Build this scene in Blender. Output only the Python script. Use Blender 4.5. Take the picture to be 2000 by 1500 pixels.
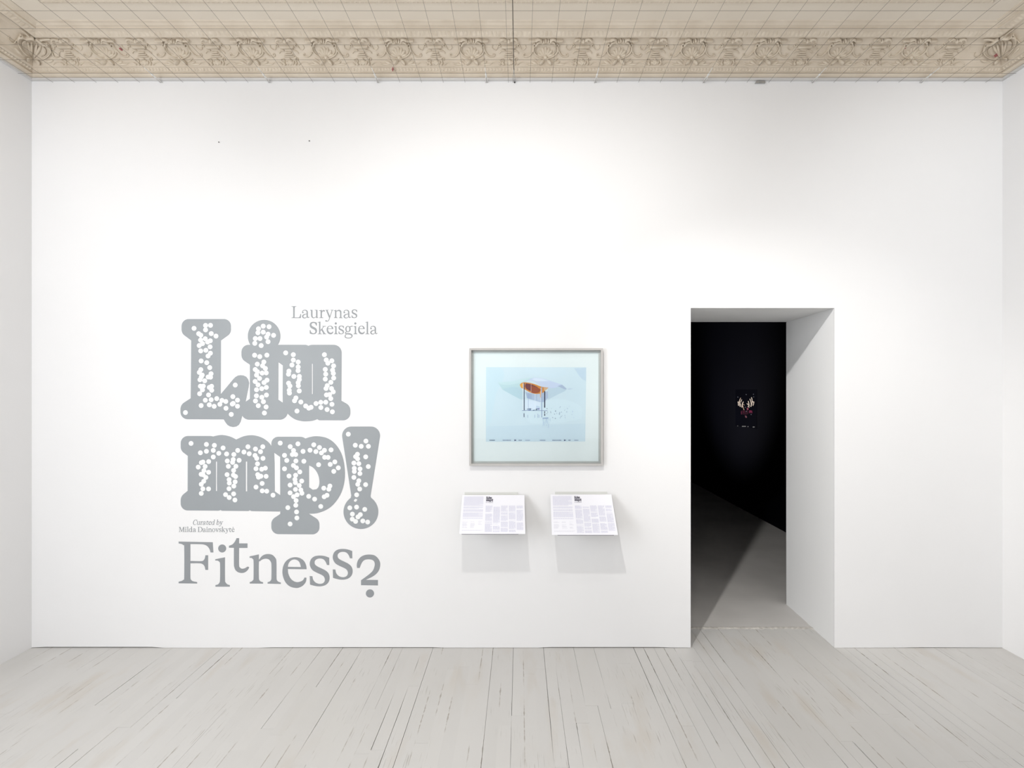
import bpy, bmesh, math, random
from mathutils import Vector, Matrix
from mathutils.geometry import tessellate_polygon

random.seed(7)
for o in list(bpy.data.objects):
    bpy.data.objects.remove(o)
S = bpy.context.scene
COL = S.collection

# ------------------------------------------------------------------ camera
F = 1065.0            # focal length in pixels of the 2000 px frame
D = 3.55              # camera to back wall
CX, CY = 1015.0, 762.0
ZC = 1.678            # eye height
cd = bpy.data.cameras.new('camera')
cam = bpy.data.objects.new('camera', cd)
COL.objects.link(cam)
cam.location = (0, -D, ZC)
cam.rotation_euler = (math.radians(90), 0, 0)
cd.sensor_width = 36
cd.lens = 36 * F / 2000
cd.shift_x = -15 / 2000
cd.shift_y = 12 / 2000
cd.clip_start = 0.05
S.camera = cam

# ------------------------------------------------------------------ view / world / lights
S.view_settings.view_transform = 'Standard'
S.view_settings.look = 'None'
S.view_settings.gamma = 1
S.view_settings.use_curve_mapping = False
S.view_settings.exposure = 0.0
w = bpy.data.worlds.new('world')
S.world = w
w.use_nodes = True
w.node_tree.nodes['Background'].inputs[0].default_value = (0.8, 0.87, 1.0, 1)
w.node_tree.nodes['Background'].inputs[1].default_value = 0.3


def spot(name, loc, aim, energy, size, color, radius=0.05, blend=1.0):
    l = bpy.data.lights.new(name, 'SPOT')
    l.energy = energy
    l.spot_size = math.radians(size)
    l.spot_blend = blend
    l.shadow_soft_size = radius
    l.color = color
    o = bpy.data.objects.new(name, l)
    COL.objects.link(o)
    o.location = loc
    o.rotation_euler = (Vector(aim) - Vector(loc)).to_track_quat('-Z', 'Y').to_euler()
    return o


def area(name, loc, aim, energy, sx, sy, color):
    l = bpy.data.lights.new(name, 'AREA')
    l.shape = 'RECTANGLE'
    l.size = sx
    l.size_y = sy
    l.energy = energy
    l.color = color
    o = bpy.data.objects.new(name, l)
    COL.objects.link(o)
    o.location = loc
    o.rotation_euler = (Vector(aim) - Vector(loc)).to_track_quat('-Z', 'Y').to_euler()
    return o


spot('track_spot_main', (-0.28, -2.35, 3.60), (0.30, 0.1, 0.45), 113, 128, (1.0, 0.988, 0.968), 0.045, 0.8)
spot('track_spot_second', (0.36, -2.03, 3.60), (0.9, 0.0, 0.8), 18, 116, (1.0, 0.985, 0.965), 0.04, 0.8)
spot('door_fill_spot', (-0.28, -2.35, 3.60), (2.25, 0.4, 0.85), 235, 47, (1.0, 0.988, 0.968), 0.045, 1.0)  # unseen extra spot, added to brighten the door jamb
# extra spots added out of view to even out both ends of the wall
spot('wash_fill_left', (-2.1, -2.3, 3.60), (-3.18, -0.45, 1.95), 66, 108, (0.985, 0.988, 1.0), 0.12, 1.0)
spot('wash_fill_right', (2.55, -2.3, 3.60), (3.1, 0.0, 2.65), 64, 80, (0.97, 0.985, 1.0), 0.12, 1.0)
# unseen fill lights added for brightness: along the left wall and behind the camera
area('fill_light_side', (-3.08, -3.2, 2.0), (1.8, 0.1, 1.7), 147, 2.4, 2.8, (0.93, 0.96, 1.0))
area('fill_light_rear', (0.0, -6.3, 2.2), (0.0, 0, 1.8), 52, 4.5, 2.8, (0.92, 0.95, 1.0))
spot('dark_room_picture_spot', (0.6, 4.0, 0.4), (3.13, 4.4, 1.85), 320, 64, (1.0, 0.96, 0.95), 0.03, 1.0)


# ------------------------------------------------------------------ materials
def mat(name, color, rough=0.6, metal=0.0, var=0.0, vscale=4.0, stretch=(1, 1, 1), bump=0.0, bscale=80.0,
        spec=0.3, objvar=0.0, tint=None):
    m = bpy.data.materials.new(name)
    m.use_nodes = True
    nt = m.node_tree
    N, L = nt.nodes, nt.links
    b = N['Principled BSDF']
    b.inputs['Roughness'].default_value = rough
    b.inputs['Metallic'].default_value = metal
    b.inputs['Specular IOR Level'].default_value = spec
    b.inputs['Base Color'].default_value = (*color, 1)
    tc = N.new('ShaderNodeTexCoord')
    mp = N.new('ShaderNodeMapping')
    mp.inputs['Scale'].default_value = stretch
    L.new(tc.outputs['Object'], mp.inputs['Vector'])
    out = None
    if var > 0:
        nz = N.new('ShaderNodeTexNoise')
        nz.inputs['Scale'].default_value = vscale
        nz.inputs['Detail'].default_value = 5
        L.new(mp.outputs[0], nz.inputs['Vector'])
        rp = N.new('ShaderNodeValToRGB')
        rp.color_ramp.elements[0].position = 0.3
        rp.color_ramp.elements[1].position = 0.7
        t = tint or (1, 1, 1)
        rp.color_ramp.elements[0].color = (*[c * (1 - var * k) for c, k in zip(color, (t if tint else (1, 1, 1)))], 1)
        rp.color_ramp.elements[1].color = (*[min(1, c * (1 + var * 0.5)) for c in color], 1)
        L.new(nz.outputs['Fac'], rp.inputs[0])
        out = rp.outputs[0]
    if objvar > 0:
        oi = N.new('ShaderNodeObjectInfo')
        mr = N.new('ShaderNodeMapRange')
        mr.inputs['To Min'].default_value = 1 - objvar
        mr.inputs['To Max'].default_value = 1 + objvar
        L.new(oi.outputs['Random'], mr.inputs['Value'])
        mx = N.new('ShaderNodeVectorMath')
        mx.operation = 'SCALE'
        if out is None:
            mx.inputs[0].default_value = color
        else:
            L.new(out, mx.inputs[0])
        L.new(mr.outputs[0], mx.inputs['Scale'])
        out = mx.outputs[0]
    if out is not None:
        L.new(out, b.inputs['Base Color'])
    if bump > 0:
        nb = N.new('ShaderNodeTexNoise')
        nb.inputs['Scale'].default_value = bscale
        nb.inputs['Detail'].default_value = 3
        L.new(mp.outputs[0], nb.inputs['Vector'])
        bp = N.new('ShaderNodeBump')
        bp.inputs['Strength'].default_value = bump
        bp.inputs['Distance'].default_value = 0.002
        L.new(nb.outputs['Fac'], bp.inputs['Height'])
        L.new(bp.outputs[0], b.inputs['Normal'])
    return m


def attr_mat(name, rough=0.5):
    m = bpy.data.materials.new(name)
    m.use_nodes = True
    nt = m.node_tree
    b = nt.nodes['Principled BSDF']
    b.inputs['Roughness'].default_value = rough
    b.inputs['Specular IOR Level'].default_value = 0.2
    a = nt.nodes.new('ShaderNodeAttribute')
    a.attribute_name = 'Col'
    nt.links.new(a.outputs['Color'], b.inputs['Base Color'])
    return m


def glass_mat(name):
    m = bpy.data.materials.new(name)
    m.use_nodes = True
    nt = m.node_tree
    nt.nodes.clear()
    o = nt.nodes.new('ShaderNodeOutputMaterial')
    mix = nt.nodes.new('ShaderNodeMixShader')
    tr = nt.nodes.new('ShaderNodeBsdfTransparent')
    tr.inputs[0].default_value = (0.97, 0.99, 0.985, 1)
    gl = nt.nodes.new('ShaderNodeBsdfGlossy')
    gl.inputs['Roughness'].default_value = 0.03
    fr = nt.nodes.new('ShaderNodeFresnel')
    fr.inputs['IOR'].default_value = 1.35
    nt.links.new(fr.outputs[0], mix.inputs[0])
    nt.links.new(tr.outputs[0], mix.inputs[1])
    nt.links.new(gl.outputs[0], mix.inputs[2])
    nt.links.new(mix.outputs[0], o.inputs[0])
    return m


XL0 = (62 - 1015.0) * 3.55 / 1065.0      # where the first board starts
BW0 = 0.0653                              # board width


def floor_mat(name):
    """pale grey paint on strip boards: worn beige patches, dark scratches along the grain"""
    m = bpy.data.materials.new(name)
    m.use_nodes = True
    nt = m.node_tree
    N, L = nt.nodes, nt.links
    b = N['Principled BSDF']
    b.inputs['Specular IOR Level'].default_value = 0.35
    geo = N.new('ShaderNodeNewGeometry')

    def noise(scale, stretch, detail=4, off=0):
        mp = N.new('ShaderNodeMapping')
        mp.inputs['Scale'].default_value = stretch
        mp.inputs['Location'].default_value = (off, off * 0.7, 0)
        L.new(geo.outputs['Position'], mp.inputs['Vector'])
        n = N.new('ShaderNodeTexNoise')
        n.inputs['Scale'].default_value = scale
        n.inputs['Detail'].default_value = detail
        L.new(mp.outputs[0], n.inputs['Vector'])
        return n.outputs['Fac']

    def ramp(src, p0, p1, v0=0.0, v1=1.0):
        r = N.new('ShaderNodeMapRange')
        r.inputs['From Min'].default_value = p0
        r.inputs['From Max'].default_value = p1
        r.inputs['To Min'].default_value = v0
        r.inputs['To Max'].default_value = v1
        L.new(src, r.inputs['Value'])
        return r.outputs[0]

    def mixc(fac, a, bcol):
        x = N.new('ShaderNodeMix')
        x.data_type = 'RGBA'
        L.new(fac, x.inputs[0])
        if isinstance(a, tuple):
            x.inputs[6].default_value = (*a, 1)
        else:
            L.new(a, x.inputs[6])
        if isinstance(bcol, tuple):
            x.inputs[7].default_value = (*bcol, 1)
        else:
            L.new(bcol, x.inputs[7])
        return x.outputs[2]

    def math2(op, a, c):
        x = N.new('ShaderNodeMath')
        x.operation = op
        for i, s in enumerate((a, c)):
            if isinstance(s, (int, float)):
                x.inputs[i].default_value = s
            else:
                L.new(s, x.inputs[i])
        return x.outputs[0]

    base = mixc(ramp(noise(1.3, (1, 0.5, 1)), 0.35, 0.65), (0.585, 0.572, 0.55), (0.61, 0.60, 0.585))
    # worn beige patches, each long and narrow along the boards
    pat = ramp(noise(9, (1.0, 0.22, 1), 4, 3.1), 0.54, 0.70)
    big = ramp(noise(1.1, (1, 0.8, 1), 2, 9.0), 0.40, 0.62)
    base = mixc(math2('MULTIPLY', math2('MULTIPLY', pat, big), 0.6), base, (0.55, 0.505, 0.45))
    # hairline dark scratches following the grain
    scr = ramp(noise(170, (1.0, 0.03, 1), 2, 5.0), 0.63, 0.69)
    scr2 = ramp(noise(3.2, (1, 0.5, 1), 3, 2.0), 0.48, 0.62)
    base = mixc(math2('MULTIPLY', math2('MULTIPLY', scr, scr2), 0.5), base, (0.26, 0.235, 0.20))
    # paint flaked off along the joints, in broken lengths
    sx = N.new('ShaderNodeSeparateXYZ')
    L.new(geo.outputs['Position'], sx.inputs[0])
    fr = math2('FRACT', math2('ADD', math2('DIVIDE', math2('SUBTRACT', sx.outputs[0], XL0), BW0), 0.5), 0)
    dist = math2('ABSOLUTE', math2('SUBTRACT', fr, 0.5), 0)
    wob = ramp(noise(40, (1, 0.6, 1), 4, 7.7), 0.35, 0.75, 0.0, 0.075)
    near_joint = math2('LESS_THAN', dist, wob)
    lens = ramp(noise(7, (2.2, 0.28, 1), 4, 13.0), 0.56, 0.62)
    base = mixc(math2('MULTIPLY', math2('MULTIPLY', near_joint, lens), 0.7), base, (0.28, 0.245, 0.20))
    oi = N.new('ShaderNodeObjectInfo')
    k = ramp(oi.outputs['Random'], 0, 1, 0.985, 1.015)
    vm = N.new('ShaderNodeVectorMath')
    vm.operation = 'SCALE'
    L.new(base, vm.inputs[0])
    L.new(k, vm.inputs['Scale'])
    L.new(vm.outputs[0], b.inputs['Base Color'])
    L.new(ramp(noise(6, (1, 0.3, 1), 3, 1.0), 0.3, 0.7, 0.42, 0.6), b.inputs['Roughness'])
    bp = N.new('ShaderNodeBump')
    bp.inputs['Strength'].default_value = 0.15
    bp.inputs['Distance'].default_value = 0.002
    L.new(noise(30, (1, 0.12, 1), 4), bp.inputs['Height'])
    L.new(bp.outputs[0], b.inputs['Normal'])
    return m


M = {}
M['wall'] = mat('white_wall_paint', (0.83, 0.826, 0.826), 0.65, var=0.012, vscale=1.5, bump=0.05, bscale=60, spec=0.2)
M['jamb'] = mat('white_jamb_paint', (0.88, 0.88, 0.875), 0.6, var=0.02, vscale=2.0, stretch=(1, 1, 0.3), spec=0.2)
M['black'] = mat('black_wall_paint', (0.0019, 0.0021, 0.0050), 0.75, var=0.3, vscale=0.9, spec=0.1)
M['dark_floor'] = mat('grey_screed_paint', (0.58, 0.56, 0.54), 0.6, var=0.08, vscale=2.5, bump=0.1, bscale=25, spec=0.3)
M['sill'] = mat('chipped_filler', (0.60, 0.57, 0.53), 0.8, var=0.3, vscale=40, bump=0.5, bscale=120)
M['board'] = floor_mat('painted_floorboards')
M['gap'] = mat('dark_joint', (0.05, 0.042, 0.033), 0.9, var=0.3, vscale=20)
M['plaster'] = mat('cream_plaster', (0.69, 0.61, 0.505), 0.75, var=0.10, vscale=7, bump=0.25, bscale=90, spec=0.15, tint=(0.8, 1.0, 1.25))
M['relief'] = mat('cream_relief', (0.70, 0.62, 0.51), 0.75, var=0.14, vscale=22, bump=0.25, bscale=120, spec=0.15, tint=(0.8, 1.0, 1.25))
M['ceiling'] = mat('cream_ceiling', (0.76, 0.69, 0.59), 0.75, var=0.05, vscale=2.2, bump=0.05, bscale=60, spec=0.15, tint=(0.8, 1, 1.2))
M['fascia'] = mat('white_fascia', (0.66, 0.645, 0.63), 0.65, var=0.05, vscale=4)
M['wire'] = mat('dull_steel_wire', (0.16, 0.14, 0.115), 0.6, var=0.2, vscale=30)
M['cord'] = mat('white_plastic_cord', (0.80, 0.79, 0.76), 0.5, var=0.05, vscale=30)
M['steel'] = mat('galvanised_steel', (0.42, 0.42, 0.41), 0.45, metal=0.6, var=0.1, vscale=30)
M['hook'] = mat('blackened_steel', (0.05, 0.048, 0.045), 0.5, metal=0.5, var=0.1, vscale=30)
M['vinyl'] = mat('grey_vinyl', (0.315, 0.337, 0.353), 0.42, var=0.03, vscale=3, spec=0.3)
M['vinyl_dark'] = mat('darker_grey_vinyl', (0.285, 0.30, 0.315), 0.42, var=0.03, vscale=3, spec=0.3)
M['dot'] = mat('white_vinyl', (0.83, 0.84, 0.835), 0.5, var=0.01, vscale=5)
M['frame'] = mat('silver_grey_lacquer', (0.50, 0.485, 0.47), 0.45, metal=0.0, var=0.04, vscale=12, stretch=(1, 1, 1))
M['spacer'] = mat('grey_spacer', (0.52, 0.53, 0.52), 0.55, var=0.04, vscale=12)
M['mat_board'] = mat('pale_mat_board', (0.81, 0.865, 0.875), 0.8, var=0.03, vscale=2.5)
M['print_sheet'] = mat('pale_blue_print', (0.665, 0.78, 0.845), 0.5, var=0.035, vscale=3.5, tint=(1.3, 0.8, 0.5))
M['ink'] = attr_mat('printed_ink', 0.5)
M['glass'] = glass_mat('picture_glass')
M['paper'] = mat('white_paper', (0.85, 0.85, 0.90), 0.7, var=0.01, vscale=3)
M['ledge'] = mat('white_coated_steel', (0.66, 0.665, 0.64), 0.5, var=0.02, vscale=5)
M['lip'] = mat('grey_edge_strip', (0.26, 0.25, 0.27), 0.5, var=0.05, vscale=20)
M['black_print'] = mat('black_photo_paper', (0.0019, 0.0021, 0.0050), 0.5, var=0.2, vscale=3, spec=0.1)
M['red'] = mat('red_dab', (0.45, 0.14, 0.15), 0.6, var=0.1, vscale=30)


# ------------------------------------------------------------------ mesh helpers
class MB:
    def __init__(self):
        self.v, self.f, self.mi, self.col = [], [], [], []

    def face(self, idx, mi=0, col=None):
        self.f.append(tuple(idx))
        self.mi.append(mi)
        self.col.append(col)

    def quad(self, a, b, c, d, mi=0, col=None):
        n = len(self.v)
        self.v += [tuple(a), tuple(b), tuple(c), tuple(d)]
        self.face((n, n + 1, n + 2, n + 3), mi, col)

    def box(self, x0, x1, y0, y1, z0, z1, mi=0):
        n = len(self.v)
        self.v += [(x, y, z) for z in (z0, z1) for y in (y0, y1) for x in (x0, x1)]
        for q in ((0, 2, 3, 1), (4, 5, 7, 6), (0, 1, 5, 4), (2, 6, 7, 3), (0, 4, 6, 2), (1, 3, 7, 5)):
            self.face([n + i for i in q], mi)

    def prism(self, ring, holes, to3, t, mi=0, col=None, sides=True):
        """flat plate: 2-D outline (and holes) -> to3(x, y, depth); t = thickness"""
        loops = [ring] + list(holes)
        flat = [p for l in loops for p in l]
        tris = tessellate_polygon([[Vector((p[0], p[1], 0)) for p in l] for l in loops])
        n = len(self.v)
        self.v += [tuple(to3(p[0], p[1], 0)) for p in flat]
        for tr in tris:
            self.face([n + i for i in tr], mi, col)
        if sides:
            k = len(self.v)
            self.v += [tuple(to3(p[0], p[1], t)) for p in flat]
            o = 0
            for l in loops:
                m_ = len(l)
                for i in range(m_):
                    j = (i + 1) % m_
                    self.face((n + o + i, n + o + j, k + o + j, k + o + i), mi, col)
                o += m_

    def tube(self, pts, r, seg=6, cap=True, mi=0):
        pts = [Vector(p) for p in pts]
        n0 = len(self.v)
        for i, p in enumerate(pts):
            t = (pts[min(i + 1, len(pts) - 1)] - pts[max(i - 1, 0)]).normalized()
            a = t.cross(Vector((0, 0, 1)))
            if a.length < 1e-4:
                a = t.cross(Vector((1, 0, 0)))
            a.normalize()
            b = t.cross(a)
            rr = r[i] if isinstance(r, (list, tuple)) else r
            for k in range(seg):
                an = 2 * math.pi * k / seg
                self.v.append(tuple(p + a * math.cos(an) * rr + b * math.sin(an) * rr))
        for i in range(len(pts) - 1):
            for k in range(seg):
                k2 = (k + 1) % seg
                self.face((n0 + i * seg + k, n0 + i * seg + k2, n0 + (i + 1) * seg + k2, n0 + (i + 1) * seg + k), mi)
        if cap:
            self.face([n0 + k for k in range(seg)], mi)
            e = n0 + (len(pts) - 1) * seg
            self.face([e + k for k in range(seg)], mi)

    def mesh(self, name, mats, smooth=False, recalc=True):
        me = bpy.data.meshes.new(name)
        me.from_pydata(self.v, [], self.f)
        for m in mats:
            me.materials.append(m)
        for p, i in zip(me.polygons, self.mi):
            p.material_index = i
            p.use_smooth = smooth
        if any(c is not None for c in self.col):
            at = me.color_attributes.new('Col', 'FLOAT_COLOR', 'CORNER')
            for p, c in zip(me.polygons, self.col):
                for li in p.loop_indices:
                    at.data[li].color = (*(c or (0.5, 0.5, 0.5)), 1)
        if recalc:
            bm = bmesh.new()
            bm.from_mesh(me)
            bmesh.ops.recalc_face_normals(bm, faces=bm.faces)
            bm.to_mesh(me)
            bm.free()
        me.update()
        return me

    def build(self, name, mats, parent=None, smooth=False, recalc=True):
        if not isinstance(mats, (list, tuple)):
            mats = [mats]
        return link(name, self.mesh(name, mats, smooth, recalc), parent)


def link(name, me, parent=None):
    o = bpy.data.objects.new(name, me)
    COL.objects.link(o)
    if parent is not None:
        o.parent = parent
    return o


def tag(o, label=None, cat=None, group=None, kind=None):
    if label: o['label'] = label
    if cat: o['category'] = cat
    if group: o['group'] = group
    if kind: o['kind'] = kind
    return o


def thing(name, loc, label, cat, group=None):
    o = bpy.data.objects.new(name, None)
    o.empty_display_size = 0.05
    COL.objects.link(o)
    o.location = loc
    return tag(o, label, cat, group)


def wx(px, d=0.0): return (px - CX) * (D - d) / F
def wz(py, d=0.0): return ZC - (py - CY) * (D - d) / F


def catmull(pts, closed=True, corner=50.0, sub=4):
    """smooth the gently turning vertices of an outline, keep the sharp ones"""
    n = len(pts)
    P = [Vector((p[0], p[1])) for p in pts]
    sharp = []
    for i in range(n):
        if not closed and i in (0, n - 1):
            sharp.append(True)
            continue
        a, b = P[i] - P[i - 1], P[(i + 1) % n] - P[i]
        if a.length < 1e-9 or b.length < 1e-9:
            sharp.append(True)
            continue
        sharp.append(math.degrees(a.angle(b)) > corner)
    out = []
    rng = range(n if closed else n - 1)
    for i in rng:
        p1, p2 = P[i], P[(i + 1) % n]
        if sharp[i] and sharp[(i + 1) % n]:
            out.append(tuple(p1))
            continue
        p0 = P[i - 1] if not sharp[i] else p1 - (p2 - p1)
        p3 = P[(i + 2) % n] if not sharp[(i + 1) % n] else p2 + (p2 - p1)
        for k in range(sub):
            t = k / sub
            q = 0.5 * ((2 * p1) + (p2 - p0) * t + (2 * p0 - 5 * p1 + 4 * p2 - p3) * t * t + (3 * p1 - p0 - 3 * p2 + p3) * t ** 3)
            out.append(tuple(q))
    if not closed:
        out.append(tuple(P[-1]))
    return out


def fillet(pts, seg=10):
    """polygon with a corner radius per vertex (x, y, r)"""
    out = []
    n = len(pts)
    for i in range(n):
        x, y, r = (list(pts[i]) + [0])[:3]
        p = Vector((x, y))
        if r <= 0:
            out.append((x, y))
            continue
        a = Vector(pts[i - 1][:2]) - p
        b = Vector(pts[(i + 1) % n][:2]) - p
        ang = a.angle(b)
        d = min(r / math.tan(ang / 2), a.length * 0.5 if (list(pts[i - 1]) + [0])[2] > 0 else a.length * 0.98,
                b.length * 0.5 if (list(pts[(i + 1) % n]) + [0])[2] > 0 else b.length * 0.98)
        rr = d * math.tan(ang / 2)
        c = p + (a.normalized() + b.normalized()).normalized() * (rr / math.sin(ang / 2))
        s, e = p + a.normalized() * d, p + b.normalized() * d
        a0 = math.atan2(s.y - c.y, s.x - c.x)
        a1 = math.atan2(e.y - c.y, e.x - c.x)
        da = (a1 - a0 + math.pi) % (2 * math.pi) - math.pi
        for k in range(seg + 1):
            t = a0 + da * k / seg
            out.append((c.x + rr * math.cos(t), c.y + rr * math.sin(t)))
    return out


def circle(cx, cy, rx, ry=None, n=40):
    ry = ry or rx
    return [(cx + rx * math.cos(2 * math.pi * k / n), cy + ry * math.sin(2 * math.pi * k / n)) for k in range(n)]


# ------------------------------------------------------------------ room shell
XL, XR = wx(62), wx(1958)
YR = -6.4
ZT = 3.90                      # flat ceiling
ZTOP = 3.98
DX0, DX1, DZ = wx(1349), wx(1630), wz(601.5)
WT = 0.728                     # wall thickness
IX1 = 2.089                    # splayed inner edge of the right jamb
IX0 = DX0 - 0.02


def foot(px):                  # height of the wall's ragged lower edge: an open shadow gap in places
    if 75 < px < 318: return 0.007
    if 318 <= px < 520: return 0.001
    if 520 <= px < 640: return 0.004
    if 640 <= px < 860: return 0.005
    if 860 <= px < 1060: return 0.002
    if 1060 <= px < 1300: return 0.006
    return 0.003


m = MB()
left_bottom = [(wx(p), foot(p)) for p in range(62, 1349, 26)] + [(DX0, 0.002)]
right_bottom = [(DX1, 0.001), (wx(1750), 0.002), (wx(1800), 0.004), (wx(1900), 0.003), (XR, 0.002)]
outline = left_bottom + [(DX0, DZ), (DX1, DZ)] + right_bottom + [(XR, ZTOP), (XL, ZTOP)]
m.prism(outline, [], lambda x, z, t: (x, t, z), 0.02, 0)
back_outline = [(XL, 0), (IX0, 0), (IX0, DZ - 0.003), (IX1, DZ - 0.003), (IX1, 0), (XR, 0), (XR, ZTOP), (XL, ZTOP)]
m.prism(back_outline, [], lambda x, z, t: (x, WT - t, z), 0.02, 1)
# jambs and lintel soffit, the right jamb made of two boards with a small step
m.quad((DX0, 0, -0.01), (IX0, WT - 0.004, -0.01), (IX0, WT - 0.004, DZ), (DX0, 0, DZ), 2)
ym = 0.37
xm = DX1 + (IX1 - DX1) * ym / WT
m.quad((DX1, 0, -0.01), (xm, ym, -0.01), (xm, ym, DZ), (DX1, 0, DZ), 2)
m.quad((xm, ym, -0.01), (xm + 0.003, ym, -0.01), (xm + 0.003, ym, DZ), (xm, ym, DZ), 2)
m.quad((xm + 0.003, ym, -0.01), (IX1, WT - 0.004, -0.01), (IX1, WT - 0.004, DZ), (xm + 0.003, ym, DZ), 2)
m.quad((DX0, 0, DZ), (DX1, 0, DZ), (IX1, WT - 0.004, DZ - 0.003), (IX0, WT - 0.004, DZ - 0.003), 2)
tag(m.build('wall_back', [M['wall'], M['black'], M['jamb']], recalc=False), kind='structure')

m = MB(); m.box(XL - 0.12, XL, YR, WT, -0.02, ZTOP)
tag(m.build('wall_left', M['wall']), kind='structure')
m = MB(); m.box(XR, XR + 0.12, YR, WT - 0.02, -0.02, ZTOP)
tag(m.build('wall_right', M['wall']), kind='structure')
m = MB(); m.box(XL - 0.12, XR + 0.12, YR - 0.12, YR, -0.02, ZTOP)
tag(m.build('wall_rear', M['wall']), kind='structure')
m = MB(); m.box(XL - 0.12, XR + 0.12, YR - 0.12, WT, ZT, ZT + 0.1)
ceiling = tag(m.build('ceiling', M['ceiling']), kind='structure')

# dark side room behind the doorway
YF = 9.2
XD = 3.14
XDL = 0.25
m = MB(); m.box(XD, XD + 0.1, WT - 0.01, YF, -0.05, 3.3)
tag(m.build('wall_far_right', M['black']), kind='structure')
m = MB(); m.box(XDL - 0.1, XDL, WT, YF, -0.05, 3.3)
tag(m.build('wall_far_left', M['black']), kind='structure')
m = MB(); m.box(XDL - 0.1, XD + 0.1, YF, YF + 0.1, -0.05, 3.3)
tag(m.build('wall_far', M['black']), kind='structure')
m = MB(); m.box(XDL - 0.1, XD + 0.1, WT, YF + 0.1, 3.2, 3.3)
tag(m.build('ceiling_far', M['black']), kind='structure')

# ------------------------------------------------------------------ floors
m = MB(); m.box(XL - 0.1, XR + 0.1, YR - 0.1, 0.30, -0.08, -0.014)
floor = tag(m.build('floor', M['gap']), kind='structure')
YS = 0.288                     # where the boards stop inside the doorway
m = MB()
m.box(XDL - 0.1, XD + 0.1, 0.312, YF, -0.08, 0.0)
dark_floor = tag(m.build('floor_far', M['dark_floor']), kind='structure')
# broken filler strip between boards and screed
m = MB()
rnd = random.Random(3)
xs = [DX0 - 0.03 + i * (IX1 - DX0 + 0.06) / 60 for i in range(61)]
near = [YS - 0.004 - (rnd.random() ** 3) * 0.012 for _ in xs]
top = [0.003 + rnd.random() * 0.003 for _ in xs]
n0 = len(m.v)
for x, yn, zt in zip(xs, near, top):
    m.v += [(x, yn, -0.012), (x, yn + 0.002, zt * 0.4), (x, YS + 0.010, zt), (x, YS + 0.027, 0.001)]
for i in range(60):
    for k in range(3):
        a = n0 + i * 4 + k
        m.face((a, a + 4, a + 5, a + 1))
tag(m.build('threshold_strip', M['sill'], floor), 'chipped pale filler strip across the doorway')

# strip boards
BW = 0.0653
ncol = int((XR - XL) / BW) + 1
rest = MB()
rnd = random.Random(11)
nboards = 0


def worn(x):                   # how open the joints are: well painted on the left, worn right of centre
    t = (x - XL) / (XR - XL)
    return 0.13 + 0.42 * max(0, 1 - abs(t - 0.74) / 0.25) + 0.18 * max(0, 1 - abs(t - 0.42) / 0.2)


def board(mb, x0, x1, y0, y1, zt, g0, g1, tilt, rows=5):
    """slightly uneven plank: long edges waver, top edges eased, closed sides"""
    n = len(mb.v)
    ys = [y0 + (y1 - y0) * i / (rows - 1) for i in range(rows)]
    for y in ys:
        # an open joint has an eased, wavering edge; a painted-over one is flush with its neighbour
        oa, ob = g0 > 0.0005 and rnd.random() < 0.8, g1 > 0.0005 and rnd.random() < 0.8
        ja = g0 * rnd.uniform(0.7, 1.15) if oa else 0.0
        jb = g1 * rnd.uniform(0.7, 1.15) if ob else 0.0
        ea, eb = (0.0006 if oa else 0.00002), (0.0006 if ob else 0.00002)
        mb.v += [(x0 + ja, y, -0.0138), (x0 + ja, y, zt - ea - tilt), (x0 + ja + ea, y, zt - tilt),
                 (x1 - jb - eb, y, zt + tilt), (x1 - jb, y, zt - eb + tilt), (x1 - jb, y, -0.0138)]
    for i in range(rows - 1):
        for k in range(5):
            a = n + i * 6 + k
            mb.face((a, a + 1, a + 7, a + 6))
    mb.face([n + k for k in range(6)])
    e0 = n + (rows - 1) * 6
    mb.face([e0 + k for k in range(5, -1, -1)])


for c in range(ncol):
    x0 = XL + c * BW
    x1 = min(x0 + BW, XR)
    if x1 - x0 < 0.01: continue
    xc = (x0 + x1) / 2
    yend = YS if DX0 - 0.02 < x0 and x1 < IX1 + 0.01 else (0.03 if not (x1 > DX0 - 0.02 and x0 < IX1) else 0.03)
    if DX0 - 0.06 < x0 < IX1 + 0.02: yend = YS
    y = -2.32 + rnd.uniform(-0.02, 0.02)
    first_y = y
    # joints between lengths
    cuts = []
    yy = y + rnd.uniform(0.35, 1.7)
    while yy < yend - 0.18:
        cuts.append(yy)
        yy += rnd.uniform(0.8, 1.9)
    ends = [y] + cuts + [yend]
    wv = worn(xc)
    for i in range(len(ends) - 1):
        if rnd.random() < wv:
            g0 = rnd.uniform(0.0012, 0.0026)
        else:
            g0 = 0.00012
        g1 = rnd.uniform(0.0008, 0.0018) if rnd.random() < wv * 0.6 else 0.00012
        eg = rnd.choice([0.00004, 0.00004, 0.0002, 0.0006])
        mb = MB()
        board(mb, x0, x1, ends[i] + eg, ends[i + 1] - eg, rnd.uniform(-0.00015, 0.0), g0, g1, rnd.uniform(-0.00005, 0.00005))
        mb.build('floorboard', M['board'], floor, recalc=False)
        nboards += 1
    # the boards nearer than the frame shows
    y = first_y
    while y > YR:
        ln = rnd.uniform(1.2, 2.4)
        board(rest, x0, x1, max(YR, y - ln), y - 0.0006, rnd.uniform(-0.0008, 0.0), 0.0004, 0.0004, 0, 2)
        y -= ln
tag(rest.build('floorboard_field', M['board'], floor, recalc=False), kind='stuff')

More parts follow.
